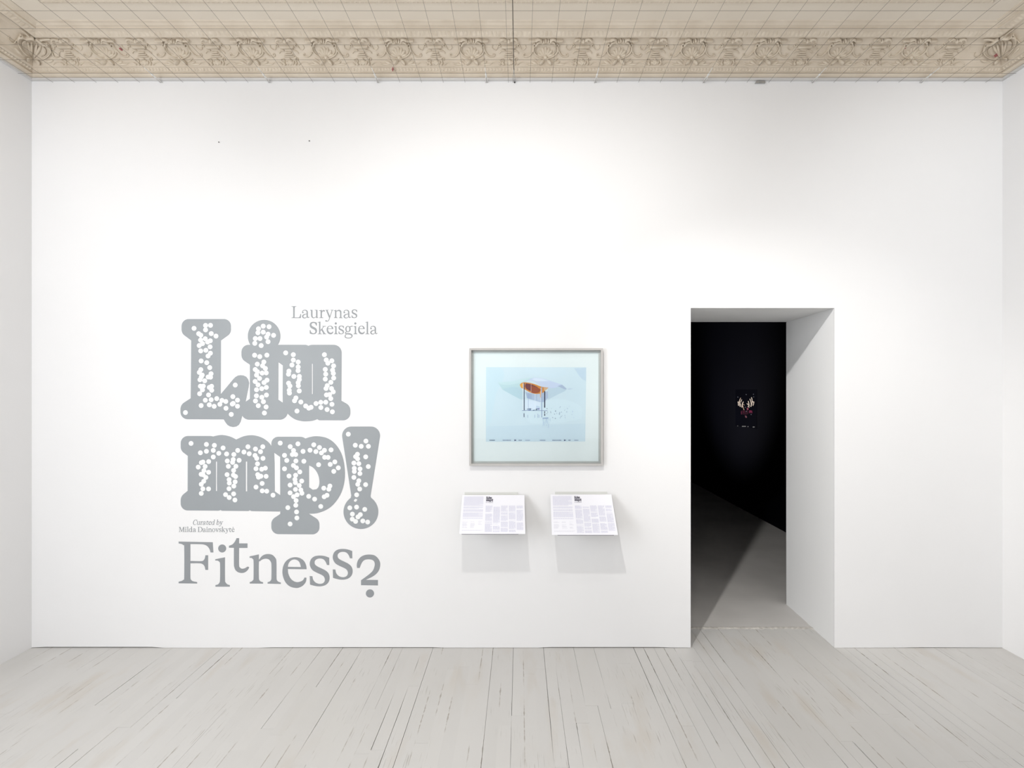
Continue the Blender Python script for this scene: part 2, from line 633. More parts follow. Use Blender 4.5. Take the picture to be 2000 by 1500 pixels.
# ------------------------------------------------------------------ cornice
PROFILE_LOW = [(-0.01, 3.689), (0.018, 3.689), (0.019, 3.7015), (0.013, 3.703)]      # white fascia
PROFILE_MID = [(0.013, 3.703), (0.022, 3.7045), (0.032, 3.7085), (0.0385, 3.716), (0.0375, 3.7235), (0.031, 3.7265),
               (0.036, 3.7290), (0.037, 3.7325), (0.049, 3.7475), (0.060, 3.749), (0.062, 3.7525), (0.0595, 3.754)]
COVE = [(0.0595, 3.754), (0.064, 3.775), (0.074, 3.798), (0.090, 3.820), (0.112, 3.839), (0.138, 3.855), (0.168, 3.866)]
PROFILE_TOP = [(0.168, 3.866), (0.179, 3.866), (0.183, 3.8545), (0.190, 3.8545), (0.205, 3.8625), (0.220, 3.8715), (0.226, 3.872),
               (0.236, 3.8745), (0.237, 3.883), (0.241, 3.8845), (0.252, 3.886), (0.262, 3.893), (0.275, 3.8955), (0.280, 3.901)]


def sweep(mb, prof, side, mi):
    """profile (inset, z) run along one wall with mitred ends"""
    n = len(mb.v)
    for c, z in prof:
        if side == 'back':
            mb.v += [(XL + c, -c, z), (XR - c, -c, z)]
        elif side == 'left':
            mb.v += [(XL + c, YR + c, z), (XL + c, -c, z)]
        else:
            mb.v += [(XR - c, -c, z), (XR - c, YR + c, z)]
    for i in range(len(prof) - 1):
        a = n + 2 * i
        mb.face((a, a + 1, a + 3, a + 2), mi)


trims = {}
for i, side in enumerate(('back', 'left', 'right')):
    mb = MB()
    sweep(mb, PROFILE_LOW, side, 1)
    sweep(mb, PROFILE_MID, side, 0)
    sweep(mb, COVE, side, 0)
    sweep(mb, PROFILE_TOP, side, 0)
    trims[side] = tag(mb.build('trim_%d' % (i + 1), [M['plaster'], M['fascia']], recalc=False), kind='structure')

# arc-length table of the cove
arc = [0.0]
for a, b in zip(COVE, COVE[1:]):
    arc.append(arc[-1] + math.dist(a, b))
HV = arc[-1]


def cove(v):
    v = max(-0.02, min(HV * 1.02, v))
    i = 0
    while i < len(arc) - 2 and v > arc[i + 1]: i += 1
    t = (v - arc[i]) / (arc[i + 1] - arc[i])
    a, b = COVE[i], COVE[i + 1]
    c, z = a[0] + (b[0] - a[0]) * t, a[1] + (b[1] - a[1]) * t

    def nrm(k):
        k = max(0, min(len(COVE) - 2, k))
        dc, dz = COVE[k + 1][0] - COVE[k][0], COVE[k + 1][1] - COVE[k][1]
        l = math.hypot(dc, dz)
        return Vector((dz / l, -dc / l))
    tt = max(0, min(1, t))
    nn = (nrm(i) * (1 - abs(tt - 0.5)) + nrm(i + (1 if tt > 0.5 else -1)) * abs(tt - 0.5)).normalized()
    return c, z, nn


def on_cove(u, v, n):
    c, z, nn = cove(v)
    return (u, -(c + nn.x * n), z + nn.y * n)


RH = 1.3                      # overall depth of the modelling


class Relief:
    """raised ornament in (u, v, height) on the cove"""
    def __init__(self, mapper=on_cove):
        self.m = MB()
        self.map = lambda u, v, n: mapper(u, v, n * RH if n > 0 else n)

    def _sections(self, secs):
        n = len(self.m.v)
        k = len(secs[0])
        for s in secs:
            for p in s:
                self.m.v.append(self.map(*p))
        for i in range(len(secs) - 1):
            for j in range(k - 1):
                a = n + i * k + j
                self.m.face((a, a + 1, a + k + 1, a + k))

    def rib(self, pts, r, h=None, smooth=True):
        P = catmull(pts, closed=False, corner=95, sub=4) if smooth else pts
        n = len(P)
        secs = []
        for i, p in enumerate(P):
            t = i / (n - 1)
            rr = r if not isinstance(r, (tuple, list)) else r[0] + (r[1] - r[0]) * t
            hh = (h or rr * 1.3)
            if isinstance(r, (tuple, list)): hh = hh * rr / max(r)
            rr *= 0.82
            a = Vector(P[max(i - 1, 0)])
            b = Vector(P[min(i + 1, n - 1)])
            d = (b - a).normalized()
            q = Vector((-d.y, d.x))
            secs.append([(p[0] + q.x * rr * math.cos(an), p[1] + q.y * rr * math.cos(an), -0.002 + (hh + 0.002) * math.sin(an))
                         for an in (0, 0.6, 1.2, 1.95, 2.55, math.pi)])
        secs = [[(P[0][0], P[0][1], -0.001)] * 6] + secs + [[(P[-1][0], P[-1][1], -0.001)] * 6]
        self._sections(secs)

    def petal(self, u0, v0, u1, v1, wd, h, lift=0.0):
        d = Vector((u1 - u0, v1 - v0))
        q = Vector((-d.y, d.x)).normalized()
        secs = []
        for t, k, hh in ((0, 0.25, 0.25), (0.25, 0.7, 0.7), (0.55, 1.0, 1.0), (0.82, 0.75, 0.9 + lift), (1.0, 0.12, 0.45 + lift)):
            p = Vector((u0, v0)) + d * t
            secs.append([(p.x + q.x * wd * k * s, p.y + q.y * wd * k * s, z) for s, z in
                         ((-1, -0.002), (-0.75, h * hh * 0.75), (0, h * hh), (0.75, h * hh * 0.75), (1, -0.002))])
        self._sections(secs)

    def spiral(self, cu, cv, r, turns, start, direction, wd, h):
        pts = []
        k = int(9 * turns) + 2
        for i in range(k):
            t = i / (k - 1)
            a = start + direction * turns * 2 * math.pi * t
            pts.append((cu + r * (1 - 0.8 * t) * math.cos(a), cv + r * (1 - 0.8 * t) * math.sin(a)))
        self.rib(pts, (wd, wd * 0.7), h)

    def block(self, u0, u1, v0, v1, h):
        b = 0.25 * min(u1 - u0, v1 - v0)
        self._sections([[(u0, v0, -0.002), (u0, v1, -0.002)], [(u0, v0, h * 0.8), (u0, v1, h * 0.8)], [(u0 + b, v0 + b, h), (u0 + b, v1 - b, h)],
                        [(u1 - b, v0 + b, h), (u1 - b, v1 - b, h)], [(u1, v0, h * 0.8), (u1, v1, h * 0.8)], [(u1, v0, -0.002), (u1, v1, -0.002)]])
        self._sections([[(u0, v0, -0.002), (u1, v0, -0.002)], [(u0, v0, h * 0.8), (u1, v0, h * 0.8)], [(u0 + b, v0 + b, h), (u1 - b, v0 + b, h)]])
        self._sections([[(u0, v1, -0.002), (u1, v1, -0.002)], [(u0, v1, h * 0.8), (u1, v1, h * 0.8)], [(u0 + b, v1 - b, h), (u1 - b, v1 - b, h)]])

    def ball(self, u, v, r, h=None):
        h = h or r
        secs = []
        for i in range(5):
            a = math.pi / 2 * i / 4
            secs.append([(u + r * math.cos(a) * math.cos(2 * math.pi * k / 8), v + r * math.cos(a) * math.sin(2 * math.pi * k / 8),
                          h * math.sin(a) - 0.001) for k in range(9)])
        self._sections(secs)


ZX, ZY = 1 / 2480.0, HV / 455.0   # units of the 8x close view: 2480 px per metre along, 455 px up the cove


def cartouche(mapper=on_cove):
    R = Relief(mapper)
    def p(x, y): return (x * ZX, y * ZY)
    def pts(l, s=1): return [(s * x * ZX, y * ZY) for x, y in l]
    for s in (-1, 1):
        # shelf bar at the top, brow scrolls
        x0, x1 = sorted((s * 150 * ZX, s * 262 * ZX))
        R.block(x0, x1, 398 * ZY, 424 * ZY, 0.016)
        R.rib(pts([(160, 412), (120, 440), (85, 430), (60, 400)], s), 0.0075, 0.02)
        R.rib(pts([(40, 372), (75, 395), (115, 385), (140, 350), (160, 320)], s), 0.008, 0.018)
        R.spiral(s * 165 * ZX, 322 * ZY, 0.013, 1.1, math.pi / 2, -s, 0.0055, 0.013)
        # side frame running down to the crossed base
        R.rib(pts([(178, 310), (190, 265), (185, 225), (160, 180), (118, 145), (70, 122), (25, 112)], s), (0.0085, 0.006), 0.014)
        R.rib(pts([(160, 290), (163, 240), (140, 195), (100, 170)], s), (0.005, 0.003), 0.009)
        # legs
        R.petal(s * 8 * ZX, 118 * ZY, s * 92 * ZX, 8 * ZY, 0.012, 0.022, 0.2)
        R.petal(s * 30 * ZX, 108 * ZY, s * 52 * ZX, 30 * ZY, 0.006, 0.024)
        # outside garland and tendril
        R.rib(pts([(188, 270), (205, 225), (225, 190), (260, 155), (300, 142), (345, 150), (352, 178), (332, 186), (322, 172)], s), (0.0075, 0.0035), 0.011)
        R.ball(s * 215 * ZX, 205 * ZY, 0.007, 0.012)
        R.ball(s * 240 * ZX, 172 * ZY, 0.006, 0.011)
        # low leaves beside the foot
        R.petal(s * 120 * ZX, 20 * ZY, s * 230 * ZX, 70 * ZY, 0.010, 0.008)
        R.petal(s * 130 * ZX, 14 * ZY, s * 300 * ZX, 26 * ZY, 0.007, 0.007)
        R.petal(s * 110 * ZX, 60 * ZY, s * 200 * ZX, 120 * ZY, 0.007, 0.006)
    # crowning palmette
    for a in (-62, -34, 0, 34, 62):
        r = math.radians(a)
        R.petal(10 * math.sin(r) * ZX, 355 * ZY, (math.sin(r) * 82) * ZX, (352 + math.cos(r) * 92) * ZY, 0.0075, 0.02, 0.3)
    # fan shell in the field
    for a in (-75, -50, -25, 0, 25, 50, 75):
        r = math.radians(a)
        R.petal(math.sin(r) * 30 * ZX, (130 + math.cos(r) * 28) * ZY, math.sin(r) * 135 * ZX, (135 + math.cos(r) * 165) * ZY, 0.0115, 0.0075)
    R.ball(0, 128 * ZY, 0.014, 0.016)
    R.ball(0, 92 * ZY, 0.008, 0.011)
    return R


def vase(mapper=on_cove):
    R = Relief(mapper)
    def pts(l, s=1): return [(s * x * ZX, y * ZY) for x, y in l]
    for s in (-1, 1):
        R.rib(pts([(18, 385), (40, 415), (70, 440), (110, 432), (128, 408)], s), (0.0055, 0.0085), 0.019)
        R.petal(s * 20 * ZX, 420 * ZY, s * 85 * ZX, 400 * ZY, 0.008, 0.016)
        R.spiral(s * 158 * ZX, 318 * ZY, 0.011, 1.0, math.pi / 2, s, 0.005, 0.01)
        R.rib(pts([(175, 305), (190, 260), (225, 250), (262, 285), (255, 330)], s), (0.004, 0.003), 0.007)
        R.rib(pts([(60, 240), (110, 235), (140, 210), (150, 190)], s), (0.006, 0.004), 0.009)
        R.rib(pts([(80, 8), (98, 40), (88, 75), (92, 110)], s), (0.0085, 0.005), 0.011)
        R.spiral(s * 112 * ZX, 98 * ZY, 0.012, 0.9, math.pi, -s, 0.005, 0.010)
        R.rib(pts([(130, 15), (185, 52), (250, 50), (300, 18)], s), (0.006, 0.003), 0.008)
        R.petal(s * 35 * ZX, 8 * ZY, s * 60 * ZX, 78 * ZY, 0.008, 0.010)
    R.petal(0, 430 * ZY, 0, 362 * ZY, 0.011, 0.018)
    R.block(-108 * ZX, 108 * ZX, 282 * ZY, 318 * ZY, 0.012)
    R.block(-90 * ZX, 90 * ZX, 262 * ZY, 280 * ZY, 0.007)
    R.block(-44 * ZX, 44 * ZX, 198 * ZY, 222 * ZY, 0.008)
    R.block(-62 * ZX, 62 * ZX, 166 * ZY, 186 * ZY, 0.008)
    R.block(-78 * ZX, 78 * ZX, 138 * ZY, 156 * ZY, 0.009)
    for a in (-50, -25, 0, 25, 50):
        r = math.radians(a)
        R.petal(0, 8 * ZY, math.sin(r) * 62 * ZX, (15 + math.cos(r) * 92) * ZY, 0.0085, 0.011)
    R.ball(0, 100 * ZY, 0.008, 0.013)
    return R


cart_me = cartouche().m.mesh('cartouche', [M['relief']], True)
vase_me = vase().m.mesh('vase_ornament', [M['relief']], True)
PITCH = 0.4655
c0 = wx(1066, 0.115)
cart_x = [c0 + PITCH * k for k in range(-6, 6)]
vase_x = [c0 + PITCH * (k + 0.5) for k in range(-7, 6)]
for x in cart_x:
    if XL + 0.3 < x < XR - 0.3:
        link('cartouche', cart_me, trims['back']).location = (x, 0, 0)
for x in vase_x:
    if XL + 0.25 < x < XR - 0.25:
        link('vase_ornament', vase_me, trims['back']).location = (x, 0, 0)
for side, xw, rz in (('left', XL, math.pi / 2), ('right', XR, -math.pi / 2)):
    for k in range(0, 6):
        o = link('vase_ornament', vase_me, trims[side])
        o.location = (xw, -0.46 - PITCH * k, 0); o.rotation_euler = (0, 0, rz)
        o = link('cartouche', cart_me, trims[side])
        o.location = (xw, -0.46 - PITCH * (k + 0.5), 0); o.rotation_euler = (0, 0, rz)


# corner acanthus, folded round the mitre
def corner_map(sign):
    xc = XL if sign > 0 else XR
    def f(u, v, n):
        c, z, nn = cove(v)
        cc = c + nn.x * n
        if u >= 0:
            return (xc + sign * (cc + u), -cc, z + nn.y * n)
        return (xc + sign * cc, -(cc - u), z + nn.y * n)
    return f


for sign in (1, -1):
    R = Relief(corner_map(sign))
    for s in (-1, 1):
        R.rib([(s * 0.004, 0.165 * HV / 0.165), (s * 0.03, 0.150), (s * 0.055, 0.128), (s * 0.085, 0.125)], 0.010, 0.024)
        R.rib([(s * 0.02, 0.150), (s * 0.06, 0.158), (s * 0.10, 0.156)], (0.010, 0.005), 0.02)
        R.rib([(s * 0.075, 0.12), (s * 0.10, 0.10), (s * 0.105, 0.07), (s * 0.08, 0.045), (s * 0.045, 0.035), (s * 0.01, 0.04)], (0.010, 0.006), 0.018)
        R.rib([(s * 0.055, 0.11), (s * 0.075, 0.09), (s * 0.072, 0.065), (s * 0.05, 0.055)], (0.006, 0.004), 0.012)
        R.petal(s * 0.008, 0.045, s * 0.045, 0.115, 0.014, 0.010)
        R.petal(s * 0.008, 0.05, s * 0.018, 0.135, 0.011, 0.012)
        R.petal(s * 0.006, 0.04, s * 0.045, 0.004, 0.011, 0.020, 0.2)
        R.spiral(s * 0.085, 0.115, 0.012, 1.0, math.pi / 2, -s, 0.006, 0.014)
        R.petal(s * 0.07, 0.02, s * 0.13, 0.03, 0.011, 0.010)
        R.rib([(s * 0.11, 0.085), (s * 0.135, 0.05), (s * 0.165, 0.055), (s * 0.16, 0.075)], (0.006, 0.003), 0.01)
    o = R.m.build('corner_acanthus', M['relief'], trims['back'], True)

# dentil course under the cove, egg-and-dart course above it
def course(name, side, c, z, step, wdt, dep, hgt, tip, parent):
    mb = MB()
    if side == 'back':
        a, b = XL + c + 0.01, XR - c - 0.01
    else:
        a, b = YR + 0.3, -c - 0.01
    k = int((b - a) / step)
    st = (b - a) / k
    for i in range(k):
        u = a + (i + 0.5) * st
        n = len(mb.v)
        # four-sided tapering egg with a rounded nose
        prof = [(-0.5, 0.0, 0.0), (-0.42, 0.6, 0.12), (0.42, 0.6, 0.12), (0.5, 0.0, 0.0)]
        lows = []
        for row, (du, dn) in enumerate(((0.0, 0.0), (0.35, 1.0), (0.75, 0.9), (1.0, 0.0))):
            for s in (-1, -0.55, 0.55, 1):
                wd = wdt * 0.5 * s * (1.0 if row < 2 else (0.8 if row == 2 else 0.35))
                hh = (dn * dep if abs(s) < 0.9 else 0.0)
                cc = c + tip[0] * du + (-tip[1]) * 0 + hh * tip[2]
                zz = z + tip[1] * du - hh * tip[3]
                if side == 'back': mb.v.append((u + wd, -cc, zz))
                elif side == 'left': mb.v.append((XL + cc, u + wd, zz))
                else: mb.v.append((XR - cc, u + wd, zz))
        for r in range(3):
            for q in range(3):
                e = n + r * 4 + q
                mb.face((e, e + 1, e + 5, e + 4))
    o = mb.build(name, M['relief'], parent, True)
    o['kind'] = 'stuff'
    return o


for side in ('back', 'left', 'right'):
    course('dentil_course', side, 0.0372, 3.7328, 0.0205, 0.0125, 0.0045, 0, (0.0115, 0.0145, 0.77, 0.62), trims[side])
    course('egg_and_dart_course', side, 0.191, 3.8555, 0.026, 0.020, 0.0020, 0, (0.030, 0.0150, 0.35, 0.94), trims[side])

# second moulded band further out on the ceiling
for side in ('back',):
    mb = MB()
    prof = [(0.428, 3.9005), (0.430, 3.892), (0.446, 3.889), (0.462, 3.8925), (0.475, 3.889), (0.53, 3.886), (0.54, 3.9005)]
    sweep(mb, prof, side, 0)
    o = tag(mb.build('ceiling_moulding', M['plaster'], ceiling, recalc=False), 'raised plaster band with a toothed edge on the ceiling')
    t_ = course('tooth_course', side, 0.428, 3.8985, 0.027, 0.019, 0.006, 0, (0.020, -0.008, -0.3, 0.95), ceiling)

# small red dabs of paint on the frieze
mb = MB()
for px, py, d in ((235, 95, 0.11), (1768, 95, 0.11), (1944, 108, 0.10), (768, 135, 0.06)):
    x, z = wx(px, d), wz(py, d)
    for k in range(2):
        a, b_ = rnd.uniform(-0.006, 0.006), rnd.uniform(-0.006, 0.006)
        mb.box(x + a - 0.0025, x + a + 0.0025, -d - 0.010, -d + 0.01, z + b_ - 0.003, z + b_ + 0.003)
# kept tiny: they sit in the plaster
tag(mb.build('red_paint_dab', M['red'], trims['back']), 'small red dabs on the cream frieze', kind='stuff')

# ------------------------------------------------------------------ wire grid under the ceiling
ZW = 3.681
grid = thing('wire_grid', (0, 0, ZW), 'grid of thin taut dark wires stretched under the cream plaster ceiling', 'wire grid')
YW = -5.2
WX = [wx(993 + 42.35 * k) for k in range(-22, 23)]
for k, x in enumerate(WX):
    if x < XL + 0.02 or x > XR - 0.02: continue
    mb = MB()
    mb.tube([(x, 0.002, 0), (x + rnd.uniform(-0.003, 0.003), YW, 0)], 0.0008, 5)
    mb.build('wire', M['wire'], grid)
for k in range(1, 36):
    y = -0.0975 - 0.1425 * (k - 1)
    if y < YW: break
    mb = MB()
    mb.tube([(XL - 0.002, y, 0.0023), (XR + 0.002, y, 0.0023)], 0.0008, 5)
    mb.build('wire', M['wire'], grid)
for px in (317, 530, 740, 956, 1165, 1382, 1590, 1806):
    x = min(WX, key=lambda q: abs(q - wx(px)))
    mb = MB()
    # doubled white cord and its knot, tying the wire to the wall
    mb.tube([(x - 0.005, 0.002, -0.003), (x - 0.005, -0.05, -0.002), (x, -0.085, 0.0)], 0.0023, 6)
    mb.tube([(x + 0.005, 0.002, -0.003), (x + 0.005, -0.05, -0.002), (x, -0.085, 0.0)], 0.0023, 6)
    mb.tube([(x, -0.078, 0), (x, -0.085, 0), (x, -0.094, 0), (x, -0.10, 0)], [0.002, 0.006, 0.006, 0.002], 8)
    mb.tube([(x, -0.10, 0), (x, -0.165, 0)], [0.003, 0.0016], 6)
    tag(mb.build('tie_cord', M['cord'], grid, True), 'white cord')

# heavier centre cable with its wall hook
cable = thing('steel_cable', (wx(1004), 0, 3.6835), 'thicker grey steel cable running from a wall hook under the middle of the wire grid', 'cable')
mb = MB(); mb.tube([(0, -0.125, 0.008), (0, -5.2, 0.008)], 0.0026, 6)
mb.build('cable', M['wire'], cable, True)
mb = MB()
for s in (-1, 1):
    mb.tube([(s * 0.0055, 0.002, -0.003), (s * 0.0055, -0.04, 0.0), (s * 0.005, -0.07, 0.004), (0, -0.085, 0.007)], 0.0016, 6)
mb.tube([(0, -0.085, 0.007), (0, -0.128, 0.008)], 0.0030, 6)
mb.build('shackle', M['steel'], cable, True)
mb = MB(); mb.tube([(0.004, 0.003, -0.004), (0.004, -0.008, -0.004), (0.004, -0.012, -0.004)], [0.0042, 0.0042, 0.002], 8)
mb.build('hook_bolt', M['hook'], cable, True)

# small steel plate under the cornice
mb = MB()
x0, x1, z0, z1 = wx(1475, 0.012), wx(1495, 0.012), wz(162, 0.012), wz(158, 0.012)
mb.prism(fillet([(x0, z0, 0), (x1, z0, 0), (x1, z1, 0.003), (x0 + 0.008, z1, 0.003)], 3), [], lambda x, z, t: (x, -0.012 + t, z), 0.012)
mb.box((x0 + x1) / 2 - 0.004, (x0 + x1) / 2 + 0.004, -0.015, -0.011, (z0 + z1) / 2 - 0.003, (z0 + z1) / 2 + 0.003)
tag(mb.build('steel_bracket', M['steel']), 'small grey steel bracket fixed under the cornice right of centre', 'bracket')

for px, py, lab in ((428, 278.5, 'tiny dark nail high on the white wall, left one of the pair'),
                    (604.5, 276, 'tiny dark nail high on the white wall, right one of the pair')):
    mb = MB()
    x, z = wx(px), wz(py)
    mb.tube([(x, 0.01, z), (x, -0.004, z + 0.001), (x, -0.0045, z + 0.001), (x, -0.0065, z + 0.001)], [0.0012, 0.0012, 0.0036, 0.003], 8)
    tag(mb.build('wall_nail', M['hook'], smooth=True), lab, 'nail', 'nails in the back wall')

# ------------------------------------------------------------------ lettering on the wall
VT = 0.0008


def z5(X, Y): return (340 + X / 4.762, 580 + Y / 4.762)
def z6(X, Y): return (340 + X / 4.762, 820 + Y / 4.762)
def z7(X, Y): return (340 + X / 4.762, 1000 + Y / 4.762)


def on_wall(front):
    return lambda px, py, t: (wx(px), -front + t, wz(py))


BLOB = {
 'L': (z5, [[(70,205,85),(70,338,70),(160,405),(155,942),(60,1003,75),(60,1137,80),(462,1139),(480,1168),(497,1190),(520,1204),(550,1210),(580,1205),(603,1190),(620,1160),(634,1107),(665,980),
             (694,838),(699,800),(690,767),(671,742),(646,730),(620,727),(594,731),(571,744),(552,763),(435,903),(437,405),(530,338,70),(530,205,85)]], []),
 'i': (z5, [[(627,445,82),(627,577,70),(705,630),(705,947),(618,1008,60),(632,1142,75),(1055,1142,75),(1060,1018),(1014,985),(970,955),(972,607),(990,560),(990,445)],
            [(838+152*math.cos(2*math.pi*k/64), 365+152*math.sin(2*math.pi*k/64)) for k in range(64)]], []),
 'u': (z5, [[(930,445,82),(930,577,50),(1012,637),(1012,1000),(1040,1060),(1053,1080),(1085,1112),(1130,1140),(1190,1155),(1235,1157),(1290,1151),(1333,1137),
             (1350,1000),(1350,903),(1283,903),(1283,622),(1295,622),(1295,445,82)],
            [(1205,445,82),(1205,622),(1290,622),(1290,903),(1250,903),(1250,1120),(1333,1137),(1350,1147),(1640,1148,80),(1640,1012,75),(1557,965),(1560,445,75)]], []),
 'm': (z6, [[(62,150,85),(62,285,70),(128,335),(127,660),(62,712,75),(62,842,80),(452,845,42),(452,662),(390,662),(390,388),(420,388),(420,150,85)],
            [(400,388),(400,662),(418,845,42),(725,848,42),(725,665),(668,665),(668,388),(690,388),(660,230),(578,183),(520,155),(450,141),(390,148),(335,164),(330,388)],
            [(680,388),(680,665),(691,848,42),(987,853,30),(990,843),(987,700),(937,665),(932,307),(903,240),(870,200),(810,162),(730,143),(650,152),(578,183),(560,388)]], []),
 'p': (z6, [[(905,157,85),(905,287,50),(987,345),(988,875),(905,930,70),(905,1062,80),(1352,1065,80),(1352,935,70),(1258,875),(1256,640),(1256,157,85)],
            [(1180,190),(1218,175),(1270,158),(1330,152),(1410,165),(1480,205),(1540,280),(1575,370),(1590,490),(1580,600),(1545,700),(1480,790),(1410,840),(1330,868),(1258,873),(1180,873),
             (1180,640),(1257,628),(1290,650),(1325,645),(1345,620),(1352,570),(1340,510),(1305,455),(1256,425),(1180,420)]], []),
 '!': (z6, [[(1549,62,85),(1931,62,85),(1828,708),(1840,760),(1635,760),(1648,703)],
            [(1738+162*math.cos(2*math.pi*k/64), 855+160*math.sin(2*math.pi*k/64)) for k in range(64)]], []),
}
SMOOTH = {('u', 0), ('m', 1), ('m', 2), ('p', 1)}


def blob_outlines(ch):
    fn, polys, _ = BLOB[ch]
    res = []
    for i, poly in enumerate(polys):
        ring = fillet(poly)
        if (ch, i) in SMOOTH:
            ring = catmull(ring, corner=38, sub=3)
        res.append([fn(*p) for p in ring])
    return res


DOTS = {
 'L': (z5, [(187,292),(294,265),(340,264),(294,306),(230,342),(250,356),(347,341),(391,364),(291,389),(248,401),(338,408),(313,419),(266,434),(235,452),(336,464),(297,496),(249,502),(339,523),(317,549),(253,595),(305,611),(333,657),(250,676),(236,702),(263,726),(254,743),(345,714),(318,744),(340,746),(242,770),(286,780),(246,830),(273,829),(265,864),(350,831),(329,841),(351,868),(239,900),(322,911),(292,960),(346,956),(398,945),(253,1010),(329,1003),(374,1017),(427,998),(446,962),(482,972),(484,1035),(533,1092),(107,1075),(570,819),(548,927),(591,960),(543,996),(591,1016),(551,990)]),
 'i': (z5, [(830,272),(884,277),(786,296),(781,333),(830,327),(875,346),(926,357),(862,373),(757,387),(800,387),(752,431),(875,416),(811,452),(750,542),(798,555),(864,541),(836,605),(775,625),(824,640),(850,665),(756,675),(776,695),(858,706),(820,708),(768,727),(796,758),(755,786),(865,774),(838,796),(782,817),(859,841),(816,853),(768,863),(860,912),(767,919),(817,933),(758,967),(832,974),(784,1011),(857,1023),(841,1079)]),
 'u': (z5, [(1039,520),(1110,537),(1110,587),(1155,605),(1097,633),(1155,651),(1154,685),(1069,690),(1065,718),(1115,739),(1166,739),(1166,768),(1155,797),(1066,802),(1157,826),(1078,828),(1072,868),(1165,874),(1074,894),(1134,939),(1121,965),(1180,977),(1225,1014),(1254,1034),(1275,1026),(1144,1061),(1321,991),(1365,980),(1411,979),(1366,1028),(1424,1047),(1469,998),(1473,1068),(1399,537),(1416,586),(1468,594),(1431,616),(1484,641),(1407,674),(1475,681),(1411,718),(1482,711),(1407,764),(1485,754),(1459,794),(1425,825),(1414,851),(1465,852),(1481,882),(1418,911),(1447,908),(1458,945)]),
 'm': (z6, [(159,219),(302,228),(376,237),(457,261),(302,292),(246,306),(366,284),(417,311),(366,345),(323,388),(270,392),(255,398),(226,439),(290,433),(279,472),(322,487),(253,506),(271,510),(297,535),(277,571),(254,599),(269,641),(322,642),(254,684),(490,317),(557,322),(593,284),(496,382),(551,369),(545,395),(606,376),(506,432),(576,432),(555,470),(494,509),(553,513),(573,527),(513,555),(569,576),(515,588),(557,616),(512,640),(480,695),(555,688),(514,722),(567,745),(688,250),(651,299),(700,315),(758,271),(826,250),(805,296),(754,331),(770,358),(828,358),(777,409),(763,454),(816,459),(850,449),(779,509),(808,524),(786,533),(857,525),(820,591),(763,625),(821,660),(863,663),(921,700)]),
 'p': (z6, [(988,216),(1081,249),(1153,223),(1112,285),(1028,330),(1101,322),(1132,322),(1049,377),(1134,382),(1200,293),(1208,385),(1265,282),(1300,232),(1353,257),(1320,295),(1399,283),(1371,307),(1461,279),(1401,348),(1433,349),(1345,417),(1453,414),(1496,391),(1528,446),(1486,479),(1111,424),(1139,446),(1028,455),(1170,484),(1070,522),(1131,515),(1125,553),(1188,569),(1129,584),(1080,606),(1165,610),(1130,647),(1180,652),(1190,682),(1080,679),(1145,697),(1112,714),(1136,750),(1133,794),(1059,816),(1140,856),(1143,912),(1080,968),(1253,711),(1308,737),(1365,805),(1393,635),(1450,615),(1440,645),(1423,701),(1397,715)]),
 '!': (z6, [(1621,133),(1785,197),(1686,236),(1741,246),(1808,246),(1706,320),(1689,342),(1708,362),(1783,344),(1673,401),(1719,407),(1807,434),(1677,450),(1730,456),(1677,480),(1729,499),(1673,535),(1719,566),(1709,599),(1782,602),(1727,643),(1699,697),(1685,748),(1635,818),(1698,811),(1774,832),(1659,876),(1733,881),(1711,902),(1658,923),(1689,944),(1756,940),(1801,950)]),
}
dot_mb = MB()
dot_mb.prism(circle(0, 0, 4.72 * D / F, n=18), [], lambda x, z, t: (x, t, z), 0.0004)
dot_me = dot_mb.mesh('dot', [M['dot']])
half_mb = MB()
half_mb.prism(fillet([(-0.013, -0.005, 0.008), (0.004, -0.011, 0.006), (0.015, 0.004, 0.004), (0.002, 0.012, 0.008)], 4), [], lambda x, z, t: (x, t, z), 0.0004)
half_me = half_mb.mesh('dot', [M['dot']])

for chars, name, lab, px, py in (('Liu', 'dotted_letters', 'large swollen grey vinyl letters Liu with white dots, top row of the title', 520, 830),
                                 ('mp', 'dotted_letters', 'large swollen grey vinyl letters mp with white dots, second row of the title', 510, 1040),
                                 ('!', 'dotted_exclamation_mark', 'swollen grey vinyl exclamation mark with white dots after the letters mp', 707, 1033)):
    base = Vector((wx(px), 0, wz(py)))
    T = thing(name, base, lab, 'wall lettering', 'dotted grey title on the wall')
    for ci, ch in enumerate(chars):
        mb = MB()
        # each letter is cut a hair thicker than the one before so that the overlaps stay clean
        fr = 0.0010 + 0.00012 * ci
        for k, ring in enumerate(blob_outlines(ch)):
            w_ = on_wall(fr + 0.00003 * k)
            mb.prism(ring, [], lambda x, y, t, w_=w_: Vector(w_(x, y, t)) - base, VT)
        mb.build('letter', M['vinyl'], T)
        fn, lst = DOTS[ch]
        for i, (X, Y) in enumerate(lst):
            p = fn(X, Y)
            me = half_me if (ch == '!' and (X, Y) == (1685, 748)) else dot_me
            o = link('dot', me, T)
            o.location = Vector((wx(p[0]), -(0.00165 + 0.00001 * (i % 9)), wz(p[1]))) - base

